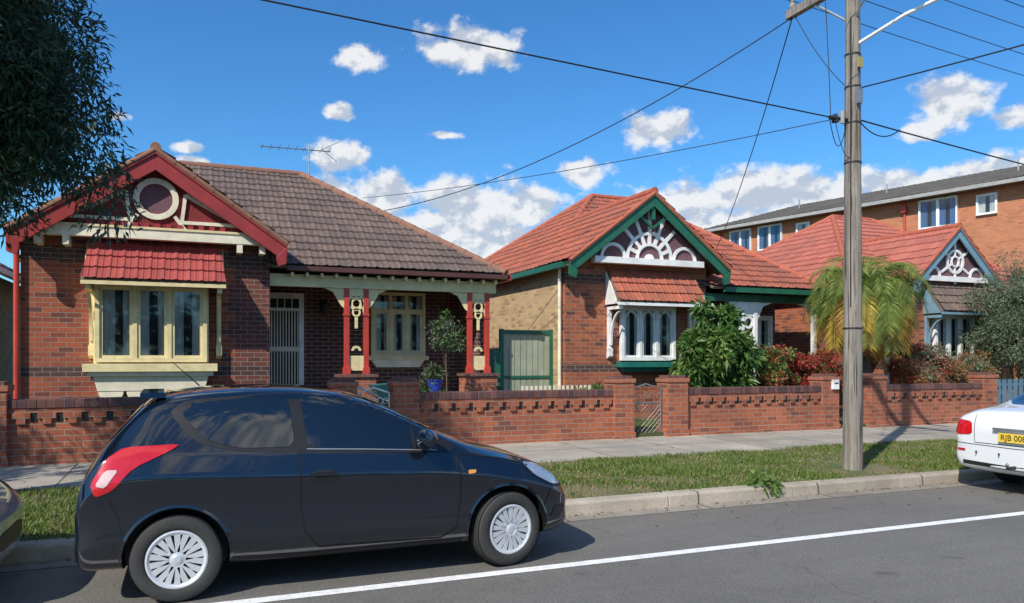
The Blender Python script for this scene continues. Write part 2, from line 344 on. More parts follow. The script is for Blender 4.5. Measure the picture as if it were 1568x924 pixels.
def hood(P,x0,x1,zb,zt,yw,out,tile,paint,zbr,gap=.25):
    tile_roof('window_hood_tiles',P,[(x0,yw-out,zb),(x1,yw-out,zb),(x1-.08,yw,zt),(x0+.08,yw,zt)],tile,.21,.28,.03,.03)
    b=MB(); b.box(x0,x1,yw-out-.02,yw-out+.03,zb-.07,zb-.005,paint)
    b.pyz([(yw-out+.04,zb-.03),(yw-.001,zt-.05),(yw-.001,zb-.03)],x0+.02,x0+.05,paint); b.pyz([(yw-out+.04,zb-.03),(yw-.001,zt-.05),(yw-.001,zb-.03)],x1-.05,x1-.02,paint)
    for x in (x0+.06,x1-.14):
        b.box(x,x+.08,yw-.08,yw-.001,zbr,zb-.08,paint); b.box(x,x+.08,yw-out+.05,yw-.081,zb-.15,zb-.08,paint)
        pts=[]; n=10
        for i in range(n+1):
            a=math.radians(90*i/n); pts.append((yw-.08-(out-.18)*(1-math.cos(a)),zbr+.15+(zb-.2-zbr-.15)*math.sin(a)))
        q=[(p[0]-.06,p[1]) for p in pts]
        for i in range(n): b.pyz([pts[i],pts[i+1],q[i+1],q[i]],x+.015,x+.065,paint)
        b.pyz([(yw-.12,zbr-.1),(yw-.12,zbr+.08),(yw-.001,zbr+.08),(yw-.001,zbr-.16)],x-.01,x+.09,paint)
    b.obj('hood_brackets',P)
# ---------------------------------------------------------------- HOUSE 1
P=empty('brick_house')
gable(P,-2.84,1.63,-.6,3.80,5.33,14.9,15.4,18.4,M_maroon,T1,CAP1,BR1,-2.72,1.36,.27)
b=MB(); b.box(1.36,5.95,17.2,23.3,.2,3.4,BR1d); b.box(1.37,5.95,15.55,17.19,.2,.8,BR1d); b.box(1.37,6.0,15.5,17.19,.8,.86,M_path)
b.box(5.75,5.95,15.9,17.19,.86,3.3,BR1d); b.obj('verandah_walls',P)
R1=(-.3,19.5,6.15);R2=(2.45,19.5,6.15); sl=2.7/4.2
tile_roof('main_roof_front',P,[(1.4,15.3,3.45),(6.2,15.3,3.45),R2,R1,(-1.2,18.0,3.45+2.7*sl)],T1)
tile_roof('main_roof_right',P,[(6.2,15.3,3.45),(6.2,23.7,3.45),R2],T1)
tile_roof('main_roof_left',P,[(-2.9,23.7,3.45),(-2.9,16.2,3.45),R1],T1)
tile_roof('main_roof_back',P,[(6.2,23.7,3.45),(-2.9,23.7,3.45),R1,R2],T1)
c=MB(); caps(c,R1,R2,CAP1); caps(c,(6.2,15.3,3.45),R2,CAP1); caps(c,R2,(6.2,23.7,3.45),CAP1); c.obj('hip_caps',P,auto=True)
b=MB(); b.box(1.66,6.25,15.2,15.3,3.38,3.47,mat('gutter_brown',(.10,.035,.03),.5)); b.box(6.2,6.3,15.2,23.7,3.36,3.47,M_maroon)
b.box(1.37,6.05,15.5,15.6,3.10,3.34,M_cream); b.box(1.37,5.95,15.61,17.19,3.30,3.33,M_soffit); b.box(5.93,6.05,15.61,17.3,3.10,3.34,M_cream)
for i in range(16): x=1.75+i*.28; b.box(x,x+.05,15.30,15.5,3.28,3.36,M_cream)
b.obj('eave_beam_and_gutter',P,bev=.006)
b=MB()
for xa,xb in ((2.85,3.24),(5.46,5.85)):
    for x in (xa,xb):
        b.box(x-.05,x+.05,15.5,15.6,1.38,3.10,M_red); b.box(x-.07,x+.07,15.48,15.62,1.38,1.52,M_red); b.box(x-.065,x+.065,15.485,15.615,2.55,2.6,M_red)
    m_=(xa+xb)/2
    b.box(xa+.05,xb-.05,15.53,15.57,2.95,3.10,M_cream); b.ring(m_,2.80,.07,.145,15.53,15.57,M_cream); b.ring(m_,2.62,.05,.09,15.53,15.57,M_cream); b.box(m_-.03,m_+.03,15.53,15.57,2.30,2.55,M_cream)
    b.pxz([(xa+.05,2.95),(xa+.05,2.6),(xa+.09,2.75),(xa+.12,2.95)],15.53,15.57,M_cream); b.pxz([(xb-.05,2.95),(xb-.05,2.6),(xb-.09,2.75),(xb-.12,2.95)],15.53,15.57,M_cream)
    b.box(xa+.05,xb-.05,15.53,15.57,1.45,1.75,M_cream); b.ring(m_,1.85,.05,.1,15.53,15.57,M_cream,0,180)
    b.box(xa-.16,xb+.16,15.32,15.78,.2,1.32,BRF); b.box(xa-.2,xb+.2,15.28,15.82,1.32,1.38,BRFd)
for s,x in ((1,3.29),(-1,2.80),(-1,5.41)):
    b.pxz([(x,3.1),(x+s*.4,3.1),(x+s*.22,3.02),(x+s*.06,2.75),(x,2.7)],15.54,15.56,M_cream)
b.obj('verandah_posts',P,bev=.004)
b=MB(); y0=15.12
b.pxz([(-2.3,3.97),(1.1,3.97),(-.6,5.12)],y0,y0+.05,M_rough)
b.box(-2.5,1.28,15.02,15.2,3.80,3.97,M_cream2); b.box(-2.5,1.28,15.0,15.05,3.97,4.01,M_cream)
b.ring(-.6,4.53,.27,.37,y0-.05,y0-.001,M_cream2); b.ring(-.6,4.53,0.001,.26,y0-.02,y0-.002,M_purple,n=24); b.ring(-.6,4.53,.262,.285,y0-.04,y0-.003,M_maroon)
for s in (-1,1):
    A=(-.6+s*.42,4.14);B=(-.6+s*1.42,4.14);D=(-.6+s*.48,4.64)
    b.bar(A,B,.06,y0-.04,y0-.001,M_cream2); b.bar(B,D,.07,y0-.041,y0-.002,M_cream2); b.bar(D,A,.06,y0-.042,y0-.003,M_cream2)
    b.bar((-.6+s*.3,4.24),(-.6+s*.47,4.01),.06,y0-.038,y0-.004,M_cream2)
    b.bar((-.6+s*1.85,3.97),(-.6+s*.05,5.08),.07,y0-.03,y0,M_cream2)
for i in range(13): x=-1.7+i*.18; b.box(x,x+.09,y0-.06,y0-.001,4.02,4.09,M_maroon)
for x in (-2.42,-2.0,.8,1.2): b.box(x-.05,x+.05,15.03,15.39,3.64,3.80,M_cream2)
b.obj('gable_fretwork',P)
hood(P,-1.74,.55,3.02,3.80,15.4,.68,T1h,M_cream,1.85)
b=MB(); b.box(-1.60,.27,15.22,15.4,1.60,3.05,M_cream)
b.box(-1.75,.42,15.02,15.4,1.46,1.60,M_cream); b.box(-1.68,.35,15.08,15.4,1.38,1.46,M_cream2); b.pxz([(-1.6,1.38),(.27,1.38),(.2,1.12),(-1.53,1.12)],15.14,15.4,M_cream2)
for i in range(4): b.ring(-1.32+i*.44,1.12,0.001,.2,15.15,15.39,M_cream2,180,360,12)
b.obj('window_bay',P,bev=.006)
window(P,-1.5,.17,1.70,2.95,15.22,3,M_cream,False)
window(P,3.75,4.86,1.83,3.12,17.2,3,M_cream,True)
b=MB(); b.box(3.6,5.0,17.05,17.2,1.66,1.76,M_cream); b.pxz([(3.7,1.66),(4.9,1.66),(4.8,1.5),(3.8,1.5)],17.08,17.2,M_cream2); b.obj('sill',P)
b=MB(); b.box(1.42,1.52,17.1,17.2,.86,3.1,M_white); b.box(2.12,2.22,17.1,17.2,.86,3.1,M_white); b.box(1.52,2.12,17.1,17.2,2.98,3.1,M_white); b.box(1.52,2.12,17.1,17.19,2.72,2.78,M_white)
b.box(1.52,2.12,17.15,17.19,.88,2.98,M_room)
b.box(1.52,2.12,17.12,17.15,1.85,1.95,M_cream2); b.box(1.52,2.12,17.12,17.15,.88,1.0,M_cream2)
for i in range(10): x=1.54+i*.06; b.box(x,x+.024,17.11,17.135,.9,2.72,M_cream2)
for i in range(3): x=1.66+i*.15; b.box(x,x+.02,17.11,17.135,2.78,2.98,M_cream2)
b.obj('front_door',P)
b=MB(); b.box(2.58,2.7,17.08,17.2,2.68,2.95,M_dark); b.tube((2.64,17.08,2.82),(2.64,16.98,2.9),.015,.015,M_dark); b.lathe([(.02,.16),(.09,.08),(.07,-.1),(.03,-.14)],(2.64,16.97,2.78),'z',M_dark,8); b.obj('wall_lantern',P)
b=MB(); b.box(5.32,5.62,17.1,17.19,2.45,2.65,M_cream2); b.bar((5.28,2.6),(5.66,2.62),.03,17.05,17.1,M_red); b.bar((5.50,3.15),(5.46,2.65),.03,17.1,17.15,M_red); b.obj('house_plaque',P)
b=MB(); b.box(-2.86,-2.78,15.5,23,3.64,3.76,M_maroon); b.tube((-2.77,15.33,3.70),(-2.77,15.33,.3),.045,.045,M_red); b.obj('downpipe',P)
A=empty('tv_antenna',(2.65,19.5,6.2)); b=MB(); b.tube((0,0,0),(0,0,.78),.018,.015,M_iron,8); b.tube((-1.15,.0,.62),(.55,.15,.70),.013,.013,M_iron,6)
for i in range(9): x=-1.1+i*.2; z=.62+.047*(x+1.15); b.tube((x,-.28,z),(x,.30,z),.006,.006,M_iron,5)
b.tube((.3,-.1,.66),(.75,.1,.95),.008,.008,M_iron,5); b.tube((.3,-.1,.66),(.7,.1,.45),.008,.008,M_iron,5); b.obj('antenna_elements',A)
P=empty('wheelbarrow',(3.55,14.9,.28)); b=MB(); wb=mat('barrow_green',(.03,.12,.12),.5)
b.add([(-.35,-.28,.9),(.35,-.28,.95),(.35,.28,.95),(-.35,.28,.9),(-.2,-.18,.62),(.18,-.18,.62),(.18,.18,.62),(-.2,.18,.62)],[(4,5,6,7),(0,1,5,4),(1,2,6,5),(2,3,7,6),(3,0,4,7)],wb)
for s in (-1,1): b.tube((-.75,s*.25,.95),(.45,s*.1,.3),.018,.018,M_iron,8); b.tube((-.15,s*.2,.62),(-.25,s*.22,.02),.014,.014,M_iron,6)
b.lathe([(.1,-.03),(.2,-.04),(.22,0),(.2,.04),(.1,.03)],(.5,0,.22),'y',M_dark,24); b.obj('barrow_parts',P)
# ---------------------------------------------------------------- HOUSE 2
P=empty('brick_house.001')
gable(P,7.5,11.76,9.66,3.78,5.42,14.9,15.4,18.8,M_green,T2,CAP2,BR2,7.66,11.45,.22)
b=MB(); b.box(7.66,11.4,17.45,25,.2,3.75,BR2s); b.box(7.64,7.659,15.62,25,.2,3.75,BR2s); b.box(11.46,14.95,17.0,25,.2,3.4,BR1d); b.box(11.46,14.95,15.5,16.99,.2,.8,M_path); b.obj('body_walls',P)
gs=(5.42-3.78)/(9.66-7.5); Q1=(11.1,20.5,3.78+3.6*gs);Q2=(12.5,20.5,Q1[2]); sl=(Q1[2]-3.4)/5.3
tile_roof('main_roof_left',P,[(7.5,25.8,3.78),(7.5,18.8,3.78),(9.66,18.8,5.42),Q1],T2)
tile_roof('main_roof_front',P,[(11.5,15.2,3.4),(15.15,15.2,3.4),Q2,Q1,(9.72,18.75,3.4+3.55*sl)],T2)
tile_roof('main_roof_right',P,[(15.15,15.2,3.4),(15.15,25.8,3.4),Q2],T2)
tile_roof('main_roof_back',P,[(15.15,25.8,3.4),(7.5,25.8,3.4),Q1,Q2],T2)
c=MB(); caps(c,Q1,Q2,CAP2); caps(c,(15.15,15.2,3.4),Q2,CAP2); caps(c,Q1,(7.5,25.8,3.78),CAP2); caps(c,(9.66,18.75,5.42),Q1,CAP2); c.obj('hip_caps',P,auto=True)
b=MB(); b.box(7.36,7.46,15.0,25.8,3.68,3.80,M_green); b.box(7.46,7.63,15.41,25,3.70,3.72,M_soffit); b.box(11.8,15.2,15.1,15.2,3.3,3.42,M_green); b.box(11.46,15.0,15.4,15.5,3.1,3.28,M_green); b.box(11.46,15,15.51,16.99,3.26,3.3,M_soffit)
b.tube((7.58,15.52,3.7),(7.58,15.52,.3),.04,.04,M_cream2)
b.obj('gutters',P)
b=MB(); y0=15.12; xc=9.66
b.pxz([(8.0,3.95),(11.32,3.95),(xc,5.22)],y0,y0+.05,M_purple)
b.box(8.2,11.1,15.0,15.2,3.83,3.97,M_white)
b.ring(xc,3.97,.30,.36,y0-.05,y0-.001,M_white,0,180); b.ring(xc,3.97,.55,.62,y0-.045,y0-.002,M_white,0,180)
for i in range(1,8):
    a=math.radians(i*22.5); l=1.22 if i in(3,4,5) else .95
    if i in (1,7): l=.62
    if i in (3,5): l=1.08
    b.bar((xc+.36*math.cos(a),3.97+.36*math.sin(a)),(xc+l*math.cos(a),3.97+l*math.sin(a)),.08,y0-.04,y0-.003,M_white)
for s in (-1,1): b.ring(xc+s*.95,3.97,.26,.33,y0-.042,y0-.001,M_white,0,180,16)
b.bar((xc,4.85),(xc,5.4),.09,14.92,15.0,M_green)
for s in (-1,1): b.bar((xc+s*.35,4.92),(xc,4.66),.05,14.93,14.99,M_green)
b.ring(xc,3.97,.001,.12,y0-.03,y0-.001,M_white,0,180,12)
b.obj('gable_fretwork',P)
hood(P,8.66,11.05,2.95,3.72,15.4,.62,T2,M_white,1.85)
window(P,9.1,10.42,1.72,2.85,15.38,3,M_white,False,arch=True)
b=MB(); b.box(8.95,10.6,15.12,15.4,1.5,1.62,M_teal); b.box(9.05,10.5,15.2,15.4,1.4,1.5,M_teal); b.obj('sill',P)
b=MB()
for x in (12.55,12.95,14.85):
    b.box(x-.05,x+.05,15.4,15.5,1.2,3.1,M_white)
b.ring(12.75,2.6,.1,.16,15.43,15.47,M_white); b.box(12.6,12.9,15.43,15.47,2.75,3.1,M_white); b.ring(12.75,2.35,.08,.15,15.43,15.47,M_white,180,360); b.box(12.6,12.9,15.43,15.47,1.3,1.9,M_white); b.box(12.4,13.1,15.25,15.65,.2,1.2,BRF)
b.pxz([(13.0,3.1),(13.5,3.1),(13.2,3.0),(13.05,2.7),(13.0,2.6)],15.43,15.47,M_white); b.pxz([(14.8,3.1),(14.3,3.1),(14.6,3.0),(14.75,2.7),(14.8,2.6)],15.43,15.47,M_white)
b.pxz([(12.5,3.1),(12.1,3.1),(12.3,3.0),(12.45,2.7),(12.5,2.6)],15.43,15.47,M_white)
b.obj('verandah_posts',P)
window(P,13.9,14.7,1.7,2.8,17.0,2,M_white,False)
b=MB(); b.box(12.0,12.1,16.9,17.0,.86,2.95,M_white); b.box(12.75,12.85,16.9,17.0,.86,2.95,M_white); b.box(12.1,12.75,16.9,17.0,2.85,2.95,M_white); b.box(12.1,12.75,16.93,17.0,.86,2.85,M_green); b.box(13.25,13.6,16.95,17,2.35,2.5,M_cream2); b.obj('front_door',P)
# ---------------------------------------------------------------- HOUSE 3
P=empty('brick_house.002')
gable(P,17.8,21.2,19.5,3.76,5.29,14.9,15.14,19.5,M_blue,T3,CAP2,BR2,18.0,21.0,.2)
b=MB(); b.box(16.2,24.8,17.0,24.5,.2,3.4,BR2); b.obj('body_walls',P)
Q1=(20.06,20,6.44);Q2=(21.8,20,6.44)
tile_roof('main_roof_left',P,[(15.9,24.8,3.5),(15.9,15.2,3.5),Q1],T3)
tile_roof('main_roof_front',P,[(15.9,15.2,3.5),(25,15.2,3.5),Q2,Q1],T3)
tile_roof('main_roof_right',P,[(25,15.2,3.5),(25,24.8,3.5),Q2],T3)
c=MB(); caps(c,Q1,Q2,CAP2); caps(c,(15.9,15.2,3.5),Q1,CAP2); caps(c,Q1,(15.9,24.8,3.5),CAP2); caps(c,(25,15.2,3.5),Q2,CAP2); c.obj('hip_caps',P,auto=True)
b=MB(); b.box(15.8,17.8,15.1,15.2,3.38,3.5,M_blue); b.box(16.0,17.98,15.3,15.4,3.1,3.3,M_white)
for x in (16.1,17.3): b.box(x-.05,x+.05,15.3,15.4,.28,3.1,M_white)
b.obj('gutters_and_posts',P)
b=MB(); y0=15.05; xc=19.5
b.pxz([(18.1,3.96),(20.9,3.96),(xc,5.12)],y0,y0+.05,M_purple); b.box(18.1,20.9,14.96,15.1,3.82,3.96,M_white)
b.ring(xc,4.38,.27,.34,y0-.05,y0-.001,M_white); b.ring(xc,4.38,.12,.16,y0-.05,y0-.001,M_white)
for i in range(6):
    a=math.radians(i*60+30); b.bar((xc+.34*math.cos(a),4.38+.34*math.sin(a)),(xc+.62*math.cos(a),4.38+.62*math.sin(a)),.06,y0-.04,y0-.003,M_white); b.bar((xc+.15*math.cos(a),4.38+.15*math.sin(a)),(xc+.28*math.cos(a),4.38+.28*math.sin(a)),.04,y0-.04,y0-.003,M_white)
for s in (-1,1): b.ring(xc+s*.85,3.96,.22,.29,y0-.042,y0-.001,M_white,0,180,16)
b.obj('gable_fretwork',P)
hood(P,18.4,20.8,2.95,3.72,15.14,.6,T1,M_blue,1.9)
window(P,18.8,20.2,1.7,2.85,15.12,3,M_white,False)
# ---------------------------------------------------------------- neighbour on the left
P=empty('brick_cottage'); b=MB(); b.box(-12,-3.95,17,27,.2,3.5,BR2s); b.obj('walls',P)
tile_roof('roof_front',P,[(-12.4,16.6,3.5),(-3.6,16.6,3.5),(-7,20,5.4),(-9,20,5.4)],T4); tile_roof('roof_right',P,[(-3.6,16.6,3.5),(-3.6,27,3.5),(-7,24,5.4),(-7,20,5.4)],T4)
b=MB(); b.box(-3.62,-3.5,16.5,27,3.4,3.52,M_white); b.obj('gutter',P)
# ---------------------------------------------------------------- flats
P=empty('apartment_building',(27.8,37.2,0),math.atan2(-.968,.251))
b=MB(); b.box(0,30,0,12,.0,9.0,BRA); b.obj('walls',P)
b=MB(); b.box(-.6,30.6,-.6,12.6,9.0,9.06,M_soffit); b.box(-.62,30.62,-.66,-.6,8.98,9.14,mat('gutter_grey',(.35,.34,.32),.5)); b.box(-.62,-.6,-.6,12.6,8.98,9.14,M_soffit); b.obj('eaves',P)
tile_roof('roof',P,[(-.6,-.6,9.08),(30.6,-.6,9.08),(28,6,11.0),(2,6,11.0)],T4,.3,.36)
M_curtb=mat('blue_curtain',(.12,.22,.42),.8)
for a,c_ in ((1.64,2.95),(3.5,4.88),(12.1,13.67),(20,21.5)): window(P,a,c_,7.65,8.88,0,2,M_white,False,.05,.03,M_curtb)
for a,c_ in ((5.85,6.5),(8.6,9.3),(14.55,15.25),(18,18.7)): window(P,a,c_,7.95,8.72,0,1,M_white,False,.06,.03)
for a,c_ in ((1.64,2.95),(3.5,4.88),(12.1,13.67)): window(P,a,c_,4.85,6.1,0,2,M_white,False,.05,.03,M_curtb)
b=MB()
for a,c_ in ((1.64,2.95),(3.5,4.88),(12.1,13.67),(20,21.5)): b.box(a-.1,c_+.1,-.06,-.001,7.45,7.58,M_maroon)
for x in (.9,7.6,11.4,17): b.tube((x,-.06,9.0),(x,-.06,.2),.05,.05,M_red,8); b.box(x-.12,x+.12,-.2,-.001,8.5,8.75,M_red)
for x in (4,9,15): b.tube((x,3,9.9),(x,3,10.7),.04,.04,M_iron,8)
b.obj('downpipes_and_vents',P)
# ---------------------------------------------------------------- brick fences
M_mort=mat('mortar',(.22,.18,.15),.9)
def fence(name,segs,piers,Y=12.5,th=.24):
    P=empty(name); b=MB()
    for x0,x1 in segs:
        b.box(x0,x1,Y,Y+th,.15,1.0,BRF)
        xx=x0
        while xx<x1-.01:
            e=min(x1,xx+.117); dz=R.uniform(-.004,.004); dy=R.uniform(-.004,.004); b.box(xx,e-.006,Y-.035+dy,Y+th+.035+dy,1.0,1.12+dz,R.choice([BRFd,BRFd,BRFd2])); xx=e
        b.box(x0,x1,Y-.02,Y-.001,.93,1.0,BRF); b.box(x0,x1,Y-.025,Y+th+.025,1.001,1.105,M_mort)
        n=max(1,int((x1-x0)/.30)); st=(x1-x0)/n
        for i in range(n):
            xm=x0+(i+.5)*st
            b.box(xm-.115,xm+.115,Y-.04,Y-.001,.855,.93,BRF); b.box(xm-.055,xm+.055,Y-.036,Y-.001,.775,.855,BRF)
            b.box(xm+.118,xm+st-.118,Y-.006,Y-.001,.80,.925,M_dark)  # dark plates colour in the shade of the recesses between dentils
        b.box(x0,x1,Y-.03,Y,.15,.34,BRF)
    for x0,x1 in piers:
        b.box(x0,x1,Y-.08,Y+th+.08,.15,1.24,BRF); b.box(x0-.02,x1+.02,Y-.1,Y+th+.1,1.24,1.32,BRF); b.box(x0+.03,x1-.03,Y-.05,Y+th+.05,1.32,1.37,BRFd)
        b.box(x0-.02,x1+.02,Y-.1,Y+th+.1,.15,.32,BRF)
    b.obj('fence_masonry',P,bev=.008)
BRFd2=mat('clinker_brick',(.10,.05,.05),.6,vs=8)
fence('brick_fence',[(-2.36,2.05),(3.48,7.2)],[(-2.76,-2.36),(2.05,2.45),(3.05,3.48),(7.2,7.62)])
fence('brick_fence.001',[(8.82,12.2)],[(8.37,8.82),(12.2,12.64)])
fence('brick_fence.002',[(14.0,17.1)],[(13.56,14.0),(17.1,17.55)])
fence('brick_fence.003',[(-9,-3.7)],[(-3.7,-3.3)])
def gate(name,x0,x1,m,Y=12.62):
    P=empty(name); b=MB(); z0,z1=.26,1.12
    for a,c_ in (((x0,z0),(x1,z0)),((x0,z0),(x0,z1)),((x1,z0),(x1,z1)),((x0,z1),((x0+x1)/2,z1+.09)),((x1,z1),((x0+x1)/2,z1+.09)),((x0,.85),(x1,.85))): b.tube((a[0],Y,a[1]),(c_[0],Y,c_[1]),.014,.014,m,8)
    b.obj('gate_frame',P); b=MB(); n=7; w=(x1-x0)/n
    for i in range(-8,n):
        for s in (1,-1):
            xa=x0+i*w; xb=xa+.6
            p=[(xa,z0),(xb,z0+.6)] if s==1 else [(xa,z0+.6),(xb,z0)]
            (ax,az),(bx,bz)=p
            if bx<=x0 or ax>=x1: continue
            if ax<x0: az+=(bz-az)*(x0-ax)/(bx-ax); ax=x0
            if bx>x1: bz=az+(bz-az)*(x1-ax)/(bx-ax); bx=x1
            b.tube((ax,Y,az),(bx,Y,bz),.004,.004,m,5,False)
    for i in range(5): b.ring(x0+(i+.5)*(x1-x0)/5,.99,.045,.055,Y-.005,Y+.005,m,0,360,14)
    b.obj('gate_mesh',P)
gate('garden_gate',7.66,8.33,M_iron); gate('garden_gate.001',2.5,3.02,M_white); gate('garden_gate.002',12.7,13.5,M_dark)
P=empty('side_gate'); b=MB(); pan=mat('gate_panel',(.33,.36,.26),.6)
for i in range(8): x=6.42+i*.145; b.box(x,x+.13,16.02,16.05,.35,2.25,pan)
b.box(6.34,6.42,15.98,16.08,.28,2.36,M_green); b.box(7.56,7.63,15.98,16.08,.28,2.36,M_green); b.box(6.42,7.56,15.99,16.07,2.25,2.34,M_green); b.box(6.0,6.34,16.0,16.04,.28,1.9,M_green); b.box(6.42,7.56,15.995,16.01,1.25,1.31,M_green); b.obj('gate_panels',P)
P=empty('metal_fence'); b=MB(); fm=mat('blue_metal_fence',(.14,.24,.32),.5,.3)
for i in range(34): x=17.6+i*.2; b.box(x,x+.12,12.6,12.63,.2,1.2,fm)
b.box(17.56,24.5,12.635,12.67,1.05,1.1,fm); b.box(17.56,24.5,12.635,12.67,.4,.45,fm); b.obj('fence_slats',P)
P=empty('letterbox'); b=MB(); b.box(12.42,12.58,12.36,12.42,1.05,1.25,M_white); b.box(12.45,12.55,12.35,12.359,1.17,1.19,M_dark); b.obj('box',P)
P=empty('picket_fence'); b=MB()
for i in range(16): x=6.0+i*.1; b.box(x,x+.05,14.0,14.02,.28,1.15,M_cream2)
b.box(6.0,7.6,14.02,14.05,1.0,1.06,M_cream2); b.box(6.0,7.6,14.02,14.05,.5,.56,M_cream2); b.obj('pickets',P)
# ---------------------------------------------------------------- vegetation
def leaves(name,cs,rs,n,l,w,mats,parent,droop=0.0,flat=.0):
    cs=np.array(cs,float); rs=np.array(rs,float); k=len(cs)
    idx=NR.integers(0,k,n); d=NR.normal(0,1,(n,3)); d/=np.linalg.norm(d,axis=1)[:,None]
    rad=NR.uniform(.25,1,n)**.6
    p=cs[idx]+d*rs[idx][:,None]*rad[:,None]*np.array([1,1,.8+droop*.8])
    a=d*.7+NR.normal(0,.7,(n,3)); a[:,2]-=droop; a/=np.linalg.norm(a,axis=1)[:,None]
    q=NR.normal(0,1,(n,3)); b=np.cross(a,q); b/=np.linalg.norm(b,axis=1)[:,None]
    L=NR.uniform(.6,1.2,n)*l; W=NR.uniform(.7,1.2,n)*w
    V=np.empty((n,4,3)); V[:,0]=p; V[:,1]=p+a*L[:,None]*.5+b*W[:,None]*.5; V[:,2]=p+a*L[:,None]; V[:,2,2]-=L*.15; V[:,3]=p+a*L[:,None]*.5-b*W[:,None]*.5
    cm=NR.integers(0,len(mats),k)
    mi=cm[idx]; sw=NR.uniform(0,1,n)<.25; mi=np.where(sw,NR.integers(0,len(mats),n),mi)
    return mesh_obj(name,V.reshape(-1,3),[(4*i,4*i+1,4*i+2,4*i+3) for i in range(n)],mats,parent,mi.tolist())
M_bark=mat('bark',(.12,.085,.06),.9,bs=30,bd=.02)
def crown(c,r,k,seed,inner=.3):
    q=random.Random(seed); out=[]
    while len(out)<k:
        d=Vector((q.gauss(0,1),q.gauss(0,1),q.gauss(0,1))).normalized()*q.uniform(inner,1)**.7
        out.append((c[0]+d.x*r[0]*q.uniform(.8,1.1),c[1]+d.y*r[1],c[2]+d.z*r[2]*q.uniform(.85,1.15)))
    return out
def tree(name,base,c,r,k,cr,n,l,w,mats,tr=.1,droop=0,limbs=14,seed=1,inner=.3,extra=()):
    P=empty(name,(0,0,0)); cs=crown(c,r,k,seed,inner)+list(extra); q=random.Random(seed+5)
    rs=[cr*q.uniform(.6,1.25) for _ in cs]
    leaves('foliage',cs,rs,n,l,w,mats,P,droop)
    b=MB(); top=Vector((c[0],c[1],c[2]-.2*r[2])); bs=Vector(base); mid=bs.lerp(top,.5)+Vector((q.uniform(-.1,.1)*r[0],0,0))
    b.tube(bs,mid,tr,tr*.75,M_bark,10); b.tube(mid,top,tr*.75,tr*.4,M_bark,10)
    for e in cs[:limbs]+list(extra)[::4]:
        s=mid.lerp(top,q.uniform(0,1)); e=Vector(e); m_=s.lerp(e,.5)+Vector((0,0,.12*r[2])); b.tube(s,m_,tr*.32,tr*.2,M_bark,6); b.tube(m_,e,tr*.2,tr*.06,M_bark,6)
    b.obj('trunk_and_limbs',P,auto=True); return P
L_dk=leafmat('leaf_dark',(.022,.05,.022),(.055,.095,.04),.25); L_dk2=leafmat('leaf_blue_dark',(.045,.075,.06),(.09,.13,.095),.25)
L_md=leafmat('leaf_mid',(.05,.12,.025),(.11,.21,.05),.35,.35); L_lt=leafmat('leaf_light',(.13,.23,.05),(.26,.36,.10),.4,.3)
L_red=leafmat('leaf_red',(.30,.03,.03),(.48,.10,.07),.4); L_or=leafmat('leaf_orange',(.34,.14,.05),(.48,.24,.09),.4)
L_ol=leafmat('leaf_olive',(.12,.16,.09),(.24,.28,.17),.3); L_ol2=leafmat('leaf_olive_dark',(.06,.09,.045),(.11,.15,.075),.3)
L_ye=leafmat('leaf_yellow',(.58,.38,.05),(.72,.52,.10),.4); L_pg=leafmat('leaf_palm',(.12,.20,.04),(.30,.36,.08),.35)
qq=random.Random(44); ex=[]
for i in range(11):   # hanging branches
    bx=qq.uniform(-2.2,-1.05); by=qq.uniform(8.4,9.8); bz=qq.uniform(4.0,5.6)
    if bx>-1.35: bz=max(bz,4.4)
    for j in range(6): ex.append((bx+j*.045+qq.uniform(-.06,.06),by+qq.uniform(-.08,.08),bz-j*.22))
tree('verge_tree',(-3.5,9.25,.1),(-3.0,9.2,5.45),(2.05,2.1,2.6),420,.34,120000,.12,.026,[L_dk,L_dk2,L_dk],.22,.5,50,3,.15,ex)
tree('verge_tree.001',(-8.2,8.9,.1),(-8.0,8.8,4.6),(2.0,1.6,1.7),150,.4,22000,.16,.05,[L_dk,L_dk2],.15,.2,30,31,.15)
tree('garden_shrub',(10.4,13.7,.28),(10.4,13.7,1.75),(.82,.6,.95),40,.22,6000,.24,.07,[L_md,L_lt,L_md,L_md],.05,.4,10,11,.3,[(10.1,13.7,2.75),(10.75,13.6,2.6),(11.1,13.6,1.2),(9.7,13.6,1.1)])
tree('garden_shrub.001',(11.9,13.6,.28),(11.8,13.6,1.35),(.7,.5,.6),34,.22,6000,.09,.04,[L_red,L_md,L_lt],.03,0,8,12)
tree('garden_shrub.002',(12.75,13.7,.28),(12.8,13.7,1.35),(.5,.4,.6),22,.2,3600,.09,.04,[L_red,L_red,L_md],.03,0,6,13)
tree('garden_shrub.003',(16.5,13.7,.28),(16.5,13.7,1.5),(.95,.6,.7),40,.25,8000,.09,.03,[L_or,L_ol,L_red],.03,0,8,14)
tree('garden_shrub.004',(13.9,14.2,.28),(13.8,14.2,1.3),(.7,.5,.6),26,.22,4000,.1,.04,[L_or,L_red,L_md],.03,0,8,15)
tree('olive_tree',(20.6,13.9,.28),(20.7,13.9,2.55),(1.75,1.1,1.75),170,.36,42000,.10,.026,[L_ol,L_ol2,L_ol],.09,0,24,16)
tree('garden_shrub.005',(18.1,13.6,.28),(18.2,13.6,1.35),(.75,.5,.55),30,.24,5000,.09,.03,[L_ol,L_or],.03,0,6,18)
tree('standard_rose_tree',(4.56,14.4,.28),(4.56,14.4,2.15),(.35,.33,.38),18,.15,1100,.08,.03,[L_ol2,L_ol,L_md],.02,0,10,17)
tree('garden_shrub.006',(7.9,14.6,.28),(8.3,14.6,.75),(.55,.4,.4),18,.18,2000,.09,.04,[L_md,L_ol2],.02,0,6,19)
